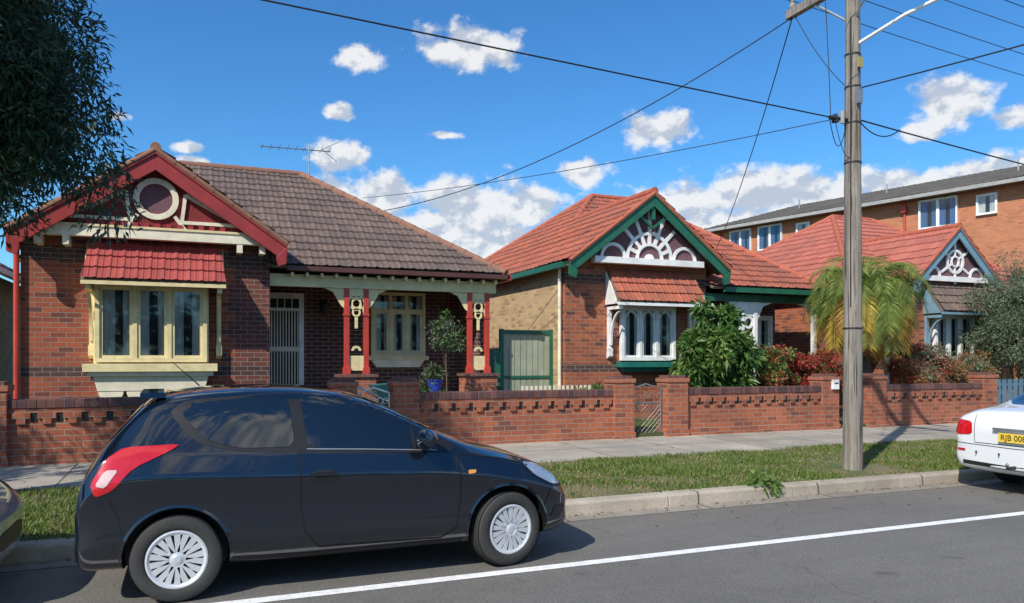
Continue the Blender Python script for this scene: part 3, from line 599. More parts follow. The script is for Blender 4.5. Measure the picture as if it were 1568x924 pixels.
tree('garden_shrub.007',(3.9,13.6,.28),(3.9,13.6,.9),(.5,.3,.35),14,.16,1400,.08,.035,[L_md,L_ol2],.02,0,6,21)
def pot(name,x,y,z,m,r=.17,h=.3):
    P=empty(name); b=MB(); b.lathe([(r*.65,0),(r*.9,h*.6),(r,h*.9),(r*1.08,h*.92),(r*1.08,h),(r*.9,h),(r*.85,h*.9),(.001,h*.9)],(x,y,z),'z',m,20); b.obj('pot',P,auto=True)
    leaves('foliage',[(x,y,z+h+.12)],[.22],160,.16,.05,[L_md,L_ol2],P)
pot('potted_plant',4.75,15.75,.95,mat('blue_glaze',(.03,.06,.45),.15)); pot('potted_plant.001',6.9,13.3,.28,mat('terracotta_pot',(.4,.15,.08),.7),.2,.5)
M_rach=[mat('rachis_green',(.2,.26,.07),.5),mat('rachis_yellow',(.5,.34,.09),.6)]
def palm(name,x,y,zc):
    P=empty(name); b=MB()
    for i in range(12):
        z0=.28+(zc-.3)*i/12; b.tube((x,y,z0),(x,y,z0+(zc-.3)/12+.02),.125-.003*i,.145-.003*i,M_bark,12)
    for sgn in range(26):
        a=R.uniform(0,6.28); zz=R.uniform(zc-.9,zc-.05); b.tube((x+.1*math.cos(a),y+.1*math.sin(a),zz),(x+.22*math.cos(a),y+.22*math.sin(a),zz+.16),.035,.012,M_bark,5)
    V=[];F=[];I=[]; NF=104
    for k_ in range(NF):
        az=k_*2.39996+R.uniform(-.2,.2); lev=k_/(NF-1); e0=math.radians(80-lev*125+R.uniform(-8,8)); Ln=R.uniform(1.5,1.95)*(1 if lev<.75 else .95)
        p=Vector((x,y,zc)); el=e0; seg=18; pts=[p.copy()]
        for s in range(seg):
            el-=math.radians(2.6+s*.62)*(1.0 if lev<.6 else .8); el=max(el,-1.5)
            p=p+Vector((math.cos(az)*math.cos(el),math.sin(az)*math.cos(el),math.sin(el)))*Ln/seg; pts.append(p.copy())
        col=0 if lev<.52 else (1 if R.random()<.7 else R.choice([0,2]))
        if lev>.85: col=R.choice([1,1,2])
        for s in range(seg): b.tube(pts[s],pts[s+1],.014*(1-s/seg)+.003,.014*(1-(s+1)/seg)+.003,M_rach[0 if col==0 else 1],4,False)
        for s in range(1,seg):
            d=(pts[s+1]-pts[s]).normalized(); side=d.cross(Vector((0,0,1)))
            if side.length<.05: side=Vector((math.sin(az),-math.cos(az),0))
            side.normalize(); up=side.cross(d)
            for sg in (-1,1):
                for j in range(3):
                    o=pts[s]+d*(j/3)*Ln/seg; ll=(.38*math.sin(math.pi*min(1,(s+1)/(seg+2)))**.6+.04)*R.uniform(.8,1.1)
                    dr=(side*sg*.85+d*.55+up*R.uniform(-.05,.3)).normalized(); tip=o+dr*ll+Vector((0,0,-ll*.32)); md=o+dr*ll*.5+Vector((0,0,-.01)); wv=d*.013
                    n0=len(V); V+=[o,md+wv,tip,md-wv]; F.append((n0,n0+1,n0+2,n0+3)); I.append(col)
    b.obj('trunk',P,auto=True); mesh_obj('fronds',V,F,[L_pg,L_ye,L_or],P,I)
palm('palm_tree',14.75,13.7,3.2)
leaves('weed_plant',[(6.35,7.5,.2),(6.5,7.45,.12)],[.12,.1],240,.12,.035,[L_md,L_lt],None)
ot=[(x,-17+R.uniform(-2,2),R.uniform(1.5,5)) for x in np.linspace(-45,45,60)]
leaves('reflection_foliage',ot,[R.uniform(1.5,2.6) for _ in ot],14000,.7,.35,[L_dk,L_ol2],None)  # unseen leaf mass added behind the camera to darken the car's reflections
# ---------------------------------------------------------------- utility pole & wires
def polemat():
    m,nt,b,o=newmat('pole_timber'); tc=nd(nt,'ShaderNodeTexCoord').outputs['Object']
    st=nd(nt,'ShaderNodeMapping',{0:tc,3:(16,16,.45)}).outputs[0]; a=noise(nt,st,1.6,8,.75); c_=noise(nt,tc,1.3,4); st2=nd(nt,'ShaderNodeMapping',{0:tc,3:(30,30,.8)}).outputs[0]; k_=noise(nt,st2,1.2,3,.5)
    col=mixc(nt,ramp(nt,a,.34,.66),(.11,.088,.07),(.48,.43,.36)); col=mixc(nt,ramp(nt,c_,.4,.7,0,.5),col,(.22,.18,.14)); col=mixc(nt,ramp(nt,k_,.58,.64,0,.85),col,(.03,.025,.02))
    nt.links.new(col,b.inputs['Base Color']); b.inputs['Roughness'].default_value=.9; bump(nt,b,a,.03); return m
M_wood=polemat()
px,py=8.49,8.1
P=empty('utility_pole'); b=MB()
pr=[(.15,-.1)]+[(.132-.0055*z+R.uniform(-.003,.003),z+.14) for z in np.linspace(0,8.5,40)]+[(.001,8.66)]
b.lathe(pr,(px,py,0),'z',M_wood,24); po=b.obj('pole_shaft',P,auto=True)
b=MB(); b.box(px-.16,px-.06,py-1.15,py+1.15,6.85,6.97,M_wood); b.box(px+.06,px+.14,py-.9,py+.9,7.6,7.7,M_wood)
ins=mat('insulator',(.35,.33,.3),.25)
for dy in (-1.05,-.5,.5,1.05):
    b.lathe([(.015,0),(.04,.02),(.05,.06),(.03,.09),(.045,.12),(.001,.15)],(px-.11,py+dy,6.97),'z',ins,12)
b.tube((px-.11,py-.6,6.86),(px-.02,py,6.35),.018,.018,M_iron,6); b.tube((px-.11,py+.6,6.86),(px-.02,py,6.35),.018,.018,M_iron,6)
for z in (2.1,4.4,4.95,5.45,5.9): b.lathe([(.142-.0055*z,0),(.142-.0055*z,.02)],(px,py,z),'z',M_dark,20)
b.tube((px-.1,py,5.0),(px-.42,py,5.0),.025,.03,M_dark,8); b.tube((px-.3,py+.02,4.95),(px-.3,py+.02,5.06),.05,.03,M_dark,8); b.tube((px-.22,py-.03,4.93),(px-.22,py-.03,5.1),.03,.03,ins,8); b.box(px-.06,px+.02,py-.16,py-.12,5.2,5.42,M_iron)
b.box(px-.05,px+.04,py-.145,py-.125,5.7,5.84,mat('pole_tag',(.35,.30,.12),.6)); b.tube((px-.1,py-.06,2.4),(px-.1,py-.06,6.4),.009,.009,M_dark,6)
b.obj('crossarm_and_fittings',P)
b=MB(); pts=[(px+.02,py-.08,6.05),(8.78,7.5,6.28),(9.2,6.7,6.5),(9.7,5.8,6.62)]
for a,c_ in zip(pts,pts[1:]): b.tube(a,c_,.024,.022,M_white,10)
b.tube((9.65,5.9,6.62),(9.95,5.35,6.62),.07,.1,M_iron,12); b.obj('lamp_arm',P,auto=True)
W=empty('overhead_cables')
M_wire=mat('black_cable',(.015,.015,.017),.6)
def wire(p0,p1,sag,r=.009,n=24):
    cu=bpy.data.curves.new('cable','CURVE'); cu.dimensions='3D'; cu.bevel_depth=r; cu.bevel_resolution=2; sp=cu.splines.new('POLY'); sp.points.add(n)
    for i in range(n+1):
        t=i/n; p=Vector(p0).lerp(Vector(p1),t); p.z-=4*sag*t*(1-t); sp.points[i].co=(p.x,p.y,p.z,1)
    cu.materials.append(M_wire); o=bpy.data.objects.new('cable',cu); C.objects.link(o); o.parent=W
wire((px-.35,py,5.0),(-30,py+.1,6.5),.0,.010,48); wire((px+.1,py,5.03),(45,py,5.2),.9,.011,40)
wire((px-.11,py+1.05,6.85),(4.1,17.6,5.12),.45); wire((px-.35,py,4.98),(3.66,18.0,5.45),.12,.006)
wire((px-.11,py+1.05,6.85),(13.2,17.3,4.7),.25); wire((px,py-.1,5.42),(10.6,-3,5.35),.15,.010)
for dy in (-1.05,-.5,.5,1.05): wire((px-.11,py+dy,7.1),(47,py+dy,7.3),.9,.006,36); wire((px-.11,py+dy,7.1),(-32,py+dy,7.4),.2,.006,36)
for dy in (-.8,.8): wire((px+.1,py+dy,7.75),(47,py+dy,8),.9,.006,36)
wire((px,py,6.9),(14,-3,7.0),.3,.007); wire((px-.4,py,5.0),(px-.1,py+.4,6.8),-.1,.006); wire((px-.42,py,4.99),(px-.12,py,4.95),.35,.006); wire((px+.1,py,5.03),(px+.9,py,4.98),.16,.008)
wire((px-.1,py+1,6.85),(px,py,5.4),.12,.006); wire((px-.32,py,4.97),(px-.05,py-.05,4.5),.2,.005)
# ---------------------------------------------------------------- cars
def paint(name,c,rough=.12,dust=.35):
    m,nt,b,o=newmat(name); tc=nd(nt,'ShaderNodeTexCoord').outputs['Object']; n=noise(nt,tc,3,6,.7)
    sz=nd(nt,'ShaderNodeSeparateXYZ',{0:tc}).outputs[2]; low=ramp(nt,sz,.2,.55,.9,.04)
    f=ma(nt,'MULTIPLY',ramp(nt,n,.3,.7,.3,1),ma(nt,'MULTIPLY',low,dust))
    nt.links.new(mixc(nt,f,c,(.16,.14,.12)),b.inputs['Base Color']); nt.links.new(ma(nt,'ADD',ma(nt,'MULTIPLY',f,.8),rough),b.inputs['Roughness'])
    b.inputs['Coat Weight'].default_value=1; b.inputs['Coat Roughness'].default_value=.015; b.inputs['Coat IOR'].default_value=1.6; return m
M_tyre=mat('tyre_rubber',(.04,.039,.037),.85,bs=40); M_black=mat('black_plastic',(.012,.012,.013),.45); M_hub=mat('wheel_silver',(.70,.71,.73),.35,.3,var=.08,dirt=.15,vs=8)
M_cglass=mat('car_glass',(.004,.006,.007),.02,0,var=.05,spec=1.0,coat=1); M_rl=mat('tail_lamp_red',(.55,.008,.014),.1,coat=1,var=.1); M_hl=mat('head_lamp',(.45,.52,.58),.08,.5,coat=1); M_seam=mat('panel_gap',(.001,.001,.001),.8)
M_clear=mat('lamp_clear',(.65,.45,.42),.1,coat=1); M_or=mat('indicator_orange',(.7,.3,.05),.2,coat=1)
def chaikin(p,it=2,k=.2):
    for _ in range(it):
        q=[]
        for i in range(len(p)):
            a=p[i];b=p[(i+1)%len(p)]; q+=[(a[0]*(1-k)+b[0]*k,a[1]*(1-k)+b[1]*k),(a[0]*k+b[0]*(1-k),a[1]*k+b[1]*(1-k))]
        p=q
    return p
def inside(x,y,p):
    r=False;j=len(p)-1
    for i in range(len(p)):
        if (p[i][1]>y)!=(p[j][1]>y) and x<(p[j][0]-p[i][0])*(y-p[i][1])/(p[j][1]-p[i][1])+p[i][0]: r=not r
        j=i
    return r
def cast(bvh,a,c_,axis,sg,off):
    if axis=='y': o=Vector((a,sg*3,c_)); d=Vector((0,-sg,0))
    else: o=Vector((sg*8,a,c_)); d=Vector((-sg,0,0))
    h=bvh.ray_cast(o,d)
    if h[0] is None: return None
    n=h[1]
    if n.dot(d)>0: n=-n
    return h[0]+n*off
def decal(mb,bvh,poly,axis,sg,m,off=.004,sp=.05,rnd=2,k=.15):
    p=chaikin(poly,rnd,k) if rnd else poly
    q=[]
    for i in range(len(p)):
        a=p[i];b=p[(i+1)%len(p)]; L=math.hypot(b[0]-a[0],b[1]-a[1]); n=max(1,int(L/sp))
        q+=[(a[0]+(b[0]-a[0])*k_/n,a[1]+(b[1]-a[1])*k_/n) for k_ in range(n)]
    vs=[Vector(v) for v in q]; ed=[(i,(i+1)%len(q)) for i in range(len(q))]
    x0=min(v[0] for v in q);x1=max(v[0] for v in q);y0=min(v[1] for v in q);y1=max(v[1] for v in q)
    x=x0+sp/2
    while x<x1:
        y=y0+sp/2
        while y<y1:
            if inside(x,y,q): vs.append(Vector((x,y)))
            y+=sp
        x+=sp
    r=geometry.delaunay_2d_cdt(vs,ed,[],1,1e-5); V=[cast(bvh,v.x,v.y,axis,sg,off) for v in r[0]]
    F=[f for f in r[2] if all(V[i] is not None for i in f)]
    F=[f for f in F if max((V[f[0]]-V[f[1]]).length,(V[f[1]]-V[f[2]]).length)<.25]
    mb.add([v if v is not None else Vector() for v in V],F,m)
def seam(mb,bvh,pts,axis,sg,m,w=.007,off=.003):
    P=[]
    for a,b in zip(pts,pts[1:]):
        L=math.hypot(b[0]-a[0],b[1]-a[1]); n=max(1,int(L/.04))
        P+=[(a[0]+(b[0]-a[0])*k/n,a[1]+(b[1]-a[1])*k/n) for k in range(n)]
    P.append(pts[-1]); V=[]
    for i,p in enumerate(P):
        a=P[max(0,i-1)];b=P[min(len(P)-1,i+1)]; d=Vector((b[0]-a[0],b[1]-a[1])).normalized(); n=Vector((-d.y,d.x))*w/2
        V.append((cast(bvh,p[0]+n.x,p[1]+n.y,axis,sg,off),cast(bvh,p[0]-n.x,p[1]-n.y,axis,sg,off)))
    vs=[];fs=[]
    for i in range(len(V)-1):
        q=[V[i][0],V[i][1],V[i+1][1],V[i+1][0]]
        if any(x is None for x in q): continue
        n0=len(vs); vs+=q; fs.append((n0,n0+1,n0+2,n0+3))
    mb.add(vs,fs,m)
def wheel(P,x,y,r,sg,rz=0,w=.19,spk=9):
    W_=empty('wheel',(x,y,r),rz); W_.parent=P; h=w/2; b=MB()
    b.lathe([(r*.64,h*sg*.8),(r*.70,h*sg*1.0),(r*.74,h*sg*1.06),(r*.86,h*sg*1.07),(r*.95,h*sg*.95),(r*.985,h*sg*.75),(r,h*sg*.5),(r,-h*sg*.5),(r*.985,-h*sg*.75),(r*.95,-h*sg*.95),(r*.65,-h*sg)],(0,0,0),'y',M_tyre,56)
    for k_ in range(-2,3): b.lathe([(r+.0015,k_*.035*sg-.005),(r+.003,k_*.035*sg),(r+.0015,k_*.035*sg+.005)],(0,0,0),'y',M_black,56)
    b.obj('tyre',W_,auto=True); b=MB()
    b.lathe([(.001,h*sg*.35),(r*.6,h*sg*.35)],(0,0,0),'y',M_black,32)
    b.lathe([(r*.67,h*sg*.8),(r*.67,h*sg*.98),(r*.63,h*sg*1.02),(r*.57,h*sg*.9),(r*.555,h*sg*.4)],(0,0,0),'y',M_hub,56)
    b.lathe([(.001,h*sg*.96),(r*.08,h*sg*.95),(r*.1,h*sg*.9),(r*.2,h*sg*.88),(r*.24,h*sg*.8),(r*.25,h*sg*.45)],(0,0,0),'y',M_hub,40)
    for k_ in range(spk):
        a=2*math.pi*k_/spk
        for da in (-.17,.17):
            r0,r1=r*.18,r*.60; a0=a+da*.5;a1=a+da
            t0=Vector((-math.sin(a0),0,math.cos(a0)));d0=Vector((math.cos(a0),0,math.sin(a0)));d1=Vector((math.cos(a1),0,math.sin(a1)));t1=Vector((-math.sin(a1),0,math.cos(a1)))
            yo=Vector((0,h*sg*.92,0));yi=Vector((0,h*sg*.45,0)); A=[d0*r0-t0*.014,d0*r0+t0*.014,d1*r1+t1*.021,d1*r1-t1*.021]
            b.add([p+yo for p in A]+[p+yi for p in A],[(0,1,2,3),(0,4,5,1),(1,5,6,2),(3,2,6,7),(0,3,7,4)],M_hub)
    b.obj('hubcap',W_,auto=True)
def carbody(P,st,pm,wx,r_arch,yin=.56):
    bm=bmesh.new(); rings=[]; cr=bm.edges.layers.float.new('crease_edge')
    for (x,w,zb,zt,wb,ze,wr,zr) in st:
        h=[(0,zb),(w*.8,zb),(w*.965,zb+.05),(w*1.0,zb+(zt-zb)*.28),(w*.976,zb+(zt-zb)*.56),(w*1.0,zb+(zt-zb)*.80),(wb,zt),(wb*.985,zt+.02 if ze-zt>.1 else zt+(ze-zt)*.3),(wr+(wb-wr)*.12,ze-(ze-zt)*.12),(wr*.9,ze+(zr-ze)*.45),(wr*.5,zr-(zr-ze)*.15),(0,zr)]
        full=h+[(-a,b) for a,b in h[-2:0:-1]]
        rings.append([bm.verts.new((x,a,b)) for a,b in full])
    n=len(rings[0])
    for a,b in zip(rings,rings[1:]):
        for i in range(n): bm.faces.new((a[i],a[(i+1)%n],b[(i+1)%n],b[i]))
        for i,cv in ((5,.95),(n-5,.95),(6,.5),(n-6,.5),(3,.7),(n-3,.7),(8,.3),(n-8,.3)):
            e=bm.edges.get((a[i],b[i]))
            if e: e[cr]=cv
    for rg in (rings[0],rings[-1]):
        m_=n//2
        for i in range(m_):
            q=[rg[i],rg[i+1],rg[n-i-1],rg[(n-i)%n]]; q=list(dict.fromkeys(q))
            if len(q)>=3:
                try: bm.faces.new(q)
                except ValueError: pass
    bmesh.ops.recalc_face_normals(bm,faces=bm.faces)
    me=bpy.data.meshes.new('body'); bm.to_mesh(me); bm.free(); me.materials.append(pm); me.materials.append(M_black)
    o=bpy.data.objects.new('body',me); C.objects.link(o)
    s=o.modifiers.new('s','SUBSURF'); s.levels=3; s.render_levels=3
    cb=MB()
    for x in wx:
        for sg in (-1,1): cb.tube((x,sg*yin,.31),(x,sg*1.2,.31),r_arch,r_arch,M_black,64)
    cut=cb.obj('cutter'); cut.data.materials.clear(); cut.data.materials.append(pm); cut.data.materials.append(M_black); cut.data.polygons.foreach_set('material_index',[1]*len(cut.data.polygons))
    bo=o.modifiers.new('b','BOOLEAN'); bo.operation='DIFFERENCE'; bo.solver='EXACT'; bo.object=cut
    bpy.context.view_layer.update(); dg=bpy.context.evaluated_depsgraph_get(); me2=bpy.data.meshes.new_from_object(o.evaluated_get(dg))
    o.modifiers.clear(); o.data=me2; bpy.data.objects.remove(cut)
    me2.polygons.foreach_set('use_smooth',[True]*len(me2.polygons)); me2.set_sharp_from_angle(angle=math.radians(38))
    bm=bmesh.new(); bm.from_mesh(me2); bvh=BVHTree.FromBMesh(bm); bm.free(); o.parent=P
    return bvh
HB=[(-.64,.66,.34,.58,.62,.64,.45,.66),(-.63,.78,.25,.72,.72,.76,.60,.78),(-.57,.82,.22,.88,.75,.92,.62,.95),(-.47,.835,.22,.99,.76,1.06,.61,1.09),(-.36,.84,.22,1.02,.765,1.19,.59,1.22),(-.24,.845,.21,1.035,.775,1.32,.56,1.35),(-.13,.85,.20,1.035,.78,1.385,.55,1.43),
(.2,.85,.19,1.02,.785,1.42,.56,1.475),(.7,.85,.18,1.0,.79,1.43,.565,1.49),(1.15,.85,.18,.98,.79,1.395,.57,1.455),(1.5,.85,.18,.965,.79,1.27,.59,1.35),(1.8,.85,.18,.95,.785,1.13,.63,1.20),(2.1,.85,.18,.92,.78,.99,.68,1.04),
(2.3,.845,.18,.88,.77,.93,.66,.98),(2.65,.835,.19,.80,.76,.85,.6,.89),(2.9,.80,.2,.70,.72,.76,.55,.79),(3.04,.73,.22,.60,.66,.65,.5,.68),(3.12,.6,.28,.48,.54,.52,.42,.54)]
def hatchback(name,loc,pm,steer=0):
    P=empty(name,loc); bvh=carbody(P,HB,pm,(0,2.47),.345)
    for x,s in ((0,0),(2.47,steer)):
        for sg in (-1,1): wheel(P,x,sg*.745,.30,sg,s)
    d=MB()
    for sg in (-1,1):
        decal(d,bvh,[(-.06,1.30),(.06,1.385),(.75,1.43),(1.2,1.405),(1.55,1.275),(1.88,1.115),(2.04,.99),(1.99,.94),(.4,1.015),(.12,1.09)],'y',sg,M_black,.002,.05,1)
        decal(d,bvh,[(.02,1.29),(.14,1.365),(.76,1.412),(.80,1.035),(.42,1.04),(.20,1.10)],'y',sg,M_cglass,.006,.05,2,.12)
        decal(d,bvh,[(.85,1.41),(1.18,1.39),(1.48,1.275),(1.78,1.125),(1.90,1.03),(1.88,.965),(.89,1.02)],'y',sg,M_cglass,.006,.05,1,.08)
        seam(d,bvh,[(1.70,1.15),(1.70,.98)],'y',sg,M_black,.03,.008)
        seam(d,bvh,[(.88,1.015),(1.3,.995),(1.88,.96)],'y',sg,M_iron,.008,.008)
        seam(d,bvh,[(.83,1.02),(.83,.62),(.86,.42),(.96,.30),(1.9,.285),(2.02,.36),(2.06,.6),(2.05,.93)],'y',sg,M_seam,.012)
        seam(d,bvh,[(2.05,.93),(2.45,.865),(2.85,.76)],'y',sg,M_seam,.008)
        seam(d,bvh,[(-.33,.42),(-.36,.6),(-.42,.74)],'y',sg,M_seam); seam(d,bvh,[(2.8,.46),(2.86,.6)],'y',sg,M_seam)
        seam(d,bvh,[(.36,.27),(.9,.245),(2.08,.25)],'y',sg,M_black,.03)
        decal(d,bvh,[(.02,1.085),(-.33,1.075),(-.44,1.0),(-.53,.84),(-.50,.76),(-.40,.80),(-.27,.94),(-.03,1.05)],'y',sg,M_rl,.008,.03,1)
        decal(d,bvh,[(-.36,.93),(-.44,.93),(-.50,.83),(-.44,.82)],'y',sg,M_clear,.011,.03,1)
        decal(d,bvh,[(2.58,.84),(2.82,.80),(3.0,.69),(3.02,.60),(2.88,.62),(2.70,.72)],'y',sg,M_black,.004,.03,1)
        decal(d,bvh,[(2.62,.825),(2.80,.79),(2.97,.69),(2.99,.62),(2.88,.635),(2.72,.72)],'y',sg,M_hl,.008,.03,1)
        decal(d,bvh,[(2.12,.80),(2.19,.80),(2.18,.775),(2.12,.77)],'y',sg,M_or,.006,.03,1)
        decal(d,bvh,[(2.86,.36),(3.0,.38),(3.02,.46),(2.9,.45)],'y',sg,M_black,.006,.03,1)
        c_=cast(bvh,1.80,1.02,'y',sg,0)
        d.tube((1.80,c_.y-.01*sg,1.0),(1.78,c_.y+.08*sg,1.03),.025,.03,M_black,8)
        d.lathe([(.001,-.11),(.05,-.1),(.08,-.04),(.082,.03),(.065,.08),(.001,.1)],(1.77,c_.y+.14*sg,1.06),'y',pm,20)
        c_=cast(bvh,1.0,.84,'y',sg,.02); d.box(.90,1.09,c_.y-.012,c_.y+.012,.825,.853,pm); decal(d,bvh,[(.93,.81),(1.06,.81),(1.06,.865),(.93,.865)],'y',sg,M_black,.004,.03,2)
        for x_ in (0,2.47):
            for i in range(20):
                a0=math.radians(-4+188*i/20);a1=math.radians(-4+188*(i+1)/20)
                q=[]
                for a_,rr in ((a0,.345),(a0,.362),(a1,.362),(a1,.345)):
                    h=cast(bvh,x_+(rr+.006)*math.cos(a_),.31+(rr+.006)*math.sin(a_),'y',sg,.006 if rr<.35 else .001)
                    if h is None or abs(h.y)<.6: q=None; break
                    q.append(h)
                if q: d.add(q,[(0,1,2,3)],pm)
    decal(d,bvh,[(-.60,1.08),(.60,1.08),(.48,1.36),(-.48,1.36)],'x',1,M_cglass,.005,.06,1)
    decal(d,bvh,[(-.56,1.09),(.56,1.09),(.46,1.34),(-.46,1.34)],'x',-1,M_cglass,.005,.06,1)
    decal(d,bvh,[(-.4,.34),(.4,.34),(.36,.46),(-.36,.46)],'x',1,M_black,.006,.05,1)
    decal(d,bvh,[(-.26,.5),(.26,.5),(.26,.61),(-.26,.61)],'x',-1,M_white,.008,.05,0)
    seam(d,bvh,[(-.76,.62),(.76,.62)],'x',-1,M_seam,.01)
    d.pyz([(-.50,1.40),(.50,1.40),(.46,1.435),(0,1.45),(-.46,1.435)],-.25,-.08,pm)
    d.tube((.15,0,1.47),(-.05,0,1.66),.006,.003,M_black,6)
    d.obj('trim_and_glass',P,auto=True); return P
hatchback('hatchback_car',(-.10,6.62,0),paint('paint_black_blue',(.003,.006,.013),.10,.10),math.radians(11))
hatchback('hatchback_car.001',(-1.22-3.12,6.62,0),paint('paint_grey_blue',(.26,.30,.35),.15,.1))
SD=[(-1.12,.70,.34,.62,.66,.72,.5,.75),(-1.08,.83,.27,.84,.79,.93,.62,.96),(-.97,.87,.24,.94,.83,1.03,.66,1.05),(-.6,.9,.22,.97,.84,1.06,.66,1.09),(-.3,.91,.2,.97,.85,1.13,.64,1.18),(.1,.91,.2,.97,.85,1.33,.58,1.37),(.5,.91,.19,.97,.85,1.41,.58,1.45),(1.2,.91,.18,.96,.85,1.42,.58,1.47),(1.7,.91,.18,.95,.85,1.36,.6,1.42),(2.1,.91,.18,.94,.85,1.19,.63,1.26),(2.5,.91,.18,.92,.84,1.0,.7,1.04),(2.9,.9,.19,.86,.82,.93,.66,.96),(3.4,.87,.2,.74,.78,.84,.6,.87),(3.68,.78,.24,.6,.7,.68,.5,.7),(3.78,.6,.3,.48,.54,.54,.42,.56)]
P=empty('sedan_car',(10.36,6.32,0)); pm=paint('paint_white',(.76,.77,.78),.15,.1); bvh=carbody(P,SD,pm,(0,2.8),.36,.6)
for x in (0,2.8):
    for sg in (-1,1): wheel(P,x,sg*.80,.32,sg,0,.21,5)
d=MB()
for sg in (-1,1):
    decal(d,bvh,[(-.2,1.1),(.1,1.27),(.5,1.38),(1.2,1.39),(1.7,1.33),(2.1,1.16),(2.35,1.02),(2.3,.98),(0,1.0)],'y',sg,M_cglass,.004,.06,1)
    seam(d,bvh,[(.45,.98),(.4,.4)],'y',sg,M_seam); seam(d,bvh,[(1.25,1.0),(1.25,.25)],'y',sg,M_seam); seam(d,bvh,[(2.2,.95),(2.2,.3)],'y',sg,M_seam)
    decal(d,bvh,[(sg*.56,.72),(sg*.58,.88),(sg*.80,.90),(sg*.82,.70)],'x',-1,M_rl,.008,.03,1)
    decal(d,bvh,[(-1.05,.70),(-1.03,.88),(-.80,.92),(-.86,.76)],'y',sg,M_rl,.008,.03,1)
    decal(d,bvh,[(sg*.66,.50),(sg*.66,.53),(sg*.78,.53),(sg*.78,.50)],'x',-1,M_rl,.008,.03,0)
    d.lathe([(.001,-.1),(.06,-.085),(.08,0),(.06,.08),(.001,.1)],(2.15,sg*1.0,1.02),'y',pm,20)
decal(d,bvh,[(-.60,1.10),(.60,1.10),(.5,1.36),(-.5,1.36)],'x',-1,M_cglass,.005,.06,1)
seam(d,bvh,[(-.55,.98),(-.53,.62),(.53,.62),(.55,.98)],'x',-1,M_seam,.008)
seam(d,bvh,[(-.80,.60),(0,.585),(.80,.60)],'x',-1,M_seam,.008); seam(d,bvh,[(-.7,.36),(0,.34),(.7,.36)],'x',-1,M_black,.05)
M_plate=mat('yellow_plate',(.8,.55,.06),.4,var=.03)
d.box(-1.155,-1.135,-.19,.19,.66,.77,M_plate); d.box(-1.16,-1.135,-.26,.26,.80,.83,M_iron)
d.tube((-1.12,.0,.36),(-1.26,.0,.36),.02,.02,M_dark,8); d.lathe([(.001,-.03),(.025,0),(.001,.03)],(-1.26,0,.40),'z',M_iron,12)
for yy in (-.5,-.2,.2,.5): d.lathe([(.02,-.01),(.001,-.011)],(-1.14,yy,.5),'y',M_black,10)
d.obj('trim_and_glass',P,auto=True)
tx=bpy.data.curves.new('plate_text','FONT'); tx.body='RJB 008'; tx.size=.10; tx.align_x='CENTER'; tx.align_y='CENTER'; tx.extrude=.001; tx.materials.append(M_black)
to=bpy.data.objects.new('plate_text',tx); C.objects.link(to); to.parent=P; to.location=(-1.158,0,.715); to.rotation_euler=(math.radians(90),0,math.radians(-90))
# ---------------------------------------------------------------- world, sun, camera
EL=math.radians(42); hx,hy=.815,.579
w=bpy.data.worlds.new('World'); S.world=w; w.use_nodes=True; nt=w.node_tree; nt.nodes.clear()
out=nt.nodes.new('ShaderNodeOutputWorld'); bg=nt.nodes.new('ShaderNodeBackground'); nt.links.new(bg.outputs[0],out.inputs[0]); bg.inputs[1].default_value=.115
sky=nt.nodes.new('ShaderNodeTexSky'); sky.sky_type='NISHITA'; sky.sun_disc=False; sky.sun_elevation=EL; sky.sun_rotation=math.atan2(-hx,-hy); sky.air_density=1.0; sky.dust_density=.4; sky.ozone_density=2.0
hs=nd(nt,'ShaderNodeHueSaturation',{'Saturation':1.2,'Value':1.0,'Color':sky.outputs[0]}).outputs[0]
skyc=mixc(nt,1.0,hs,(.68,1.18,1.48),'MULTIPLY')
tc=nd(nt,'ShaderNodeTexCoord').outputs['Generated']; sx=nd(nt,'ShaderNodeSeparateXYZ',{0:tc}).outputs
az=ma(nt,'ARCTAN2',sx[0],sx[1]); el=ma(nt,'ARCSINE',sx[2]); p=nd(nt,'ShaderNodeCombineXYZ',{0:az,1:el}).outputs[0]
CL=[(19.2,21.9,4.9,1.9),(11.3,21.1,2.1,1.3),(9.8,17.35,1.5,.8),(-4.7,15.7,.9,.4),(-.4,14.2,1.2,.5),(0,13.3,1.3,.6),(10,14.4,2.6,1.6),(17.5,16.2,1.7,.4),(33.1,16.3,3.8,1.6),(27.9,13.7,2.4,1.3),(52.1,16.2,3.0,2.1),(50.5,14.7,2.0,.8),(55.8,14.7,1.8,1.0),
(9.4,12.0,3.4,1.5),(13.2,11.8,3.6,2.1),(19.4,11.3,5.8,2.7),(17.9,9.6,7,2.6),(23.8,11.2,3.6,2.0),(36,11.3,7,2.2),(40.5,11.6,7,2.4),(44.8,11.4,5,1.9),(49.3,11.4,4.5,1.5),(54.1,11.7,3.8,1.4),(39.7,9.4,12,2.6),(21,8.2,8,2.3),(30,9.3,5,1.2),(62,10,6,1.8)]
d=None; r_=math.radians
for a,e,ww,hh in CL:
    q=nd(nt,'ShaderNodeVectorMath',{0:p,1:(1/r_(ww),1/r_(hh),0),2:(-a/ww,-e/hh,0)},operation='MULTIPLY_ADD').outputs[0]
    L=nd(nt,'ShaderNodeVectorMath',{0:q},operation='LENGTH').outputs['Value']; s=ma(nt,'SUBTRACT',1.0,L)
    d=s if d is None else ma(nt,'MAXIMUM',d,s)
pn=nd(nt,'ShaderNodeVectorMath',{0:p,1:(1,1.25,1)},operation='MULTIPLY').outputs[0]
n1=nd(nt,'ShaderNodeTexNoise',{'Vector':pn,'Scale':24.0,'Detail':9.0,'Roughness':.6}).outputs[0]
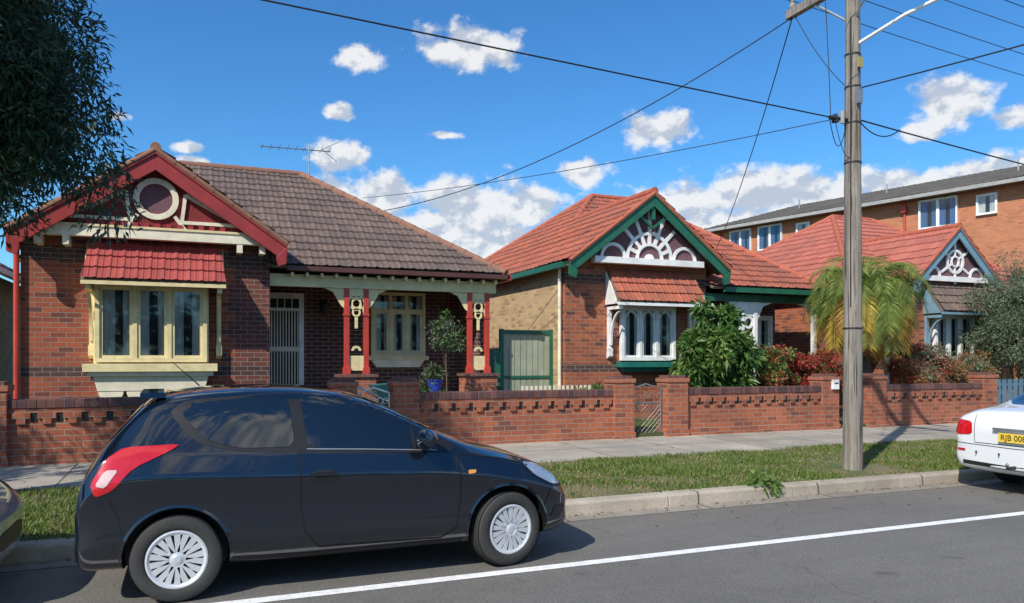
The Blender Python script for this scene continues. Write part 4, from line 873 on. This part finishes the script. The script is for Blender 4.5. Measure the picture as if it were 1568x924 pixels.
p2=nd(nt,'ShaderNodeVectorMath',{0:pn,1:(-.006,.014,0)},operation='ADD').outputs[0]
n2=nd(nt,'ShaderNodeTexNoise',{'Vector':p2,'Scale':24.0,'Detail':5.0,'Roughness':.5}).outputs[0]
ng=noise(nt,tc,2.2,8,.6); outr=ramp(nt,ma(nt,'ABSOLUTE',ma(nt,'SUBTRACT',az,r_(22.5))),r_(42),r_(52),0,1)
up=ramp(nt,el,r_(28),r_(36),0,1); outr=ma(nt,'MAXIMUM',outr,up)
dg_=ma(nt,'SUBTRACT',ma(nt,'MULTIPLY',ma(nt,'SUBTRACT',ng,.53),6.0),ma(nt,'MULTIPLY',ma(nt,'SUBTRACT',1.0,outr),10.0))
d=ma(nt,'MAXIMUM',d,dg_)
val=ma(nt,'ADD',ma(nt,'MINIMUM',d,.75),ma(nt,'MULTIPLY',ma(nt,'SUBTRACT',n1,.5),1.9))
mask=ramp(nt,val,.06,.52,0,1,True)
sh=ramp(nt,ma(nt,'ADD',ma(nt,'MULTIPLY',ma(nt,'SUBTRACT',n1,n2),4.0),ma(nt,'MULTIPLY',val,-.15)),-.42,.2,0,1,True)
cc=mixc(nt,sh,(4.6,5.1,5.9),(7.9,7.9,7.9))
fin=mixc(nt,ma(nt,'MULTIPLY',mask,.93),skyc,cc); nt.links.new(fin,bg.inputs[0])
su=bpy.data.lights.new('sun','SUN'); su.energy=5.0; su.angle=r_(.5); su.color=(1,.94,.85); so=bpy.data.objects.new('sun',su); C.objects.link(so)
dv=Vector((hx*math.cos(EL),hy*math.cos(EL),-math.sin(EL))); so.rotation_euler=dv.to_track_quat('-Z','Y').to_euler(); so.location=(-10,-10,20)
cam=bpy.data.cameras.new('camera'); co=bpy.data.objects.new('camera',cam); C.objects.link(co); co.location=(0,0,1.68); co.rotation_euler=(r_(90),0,r_(-22.5))
cam.lens=27.1; cam.sensor_width=36; cam.shift_y=.0564; cam.clip_end=2000; S.camera=co
S.view_settings.view_transform='Standard'; S.view_settings.look='None'; S.view_settings.exposure=0
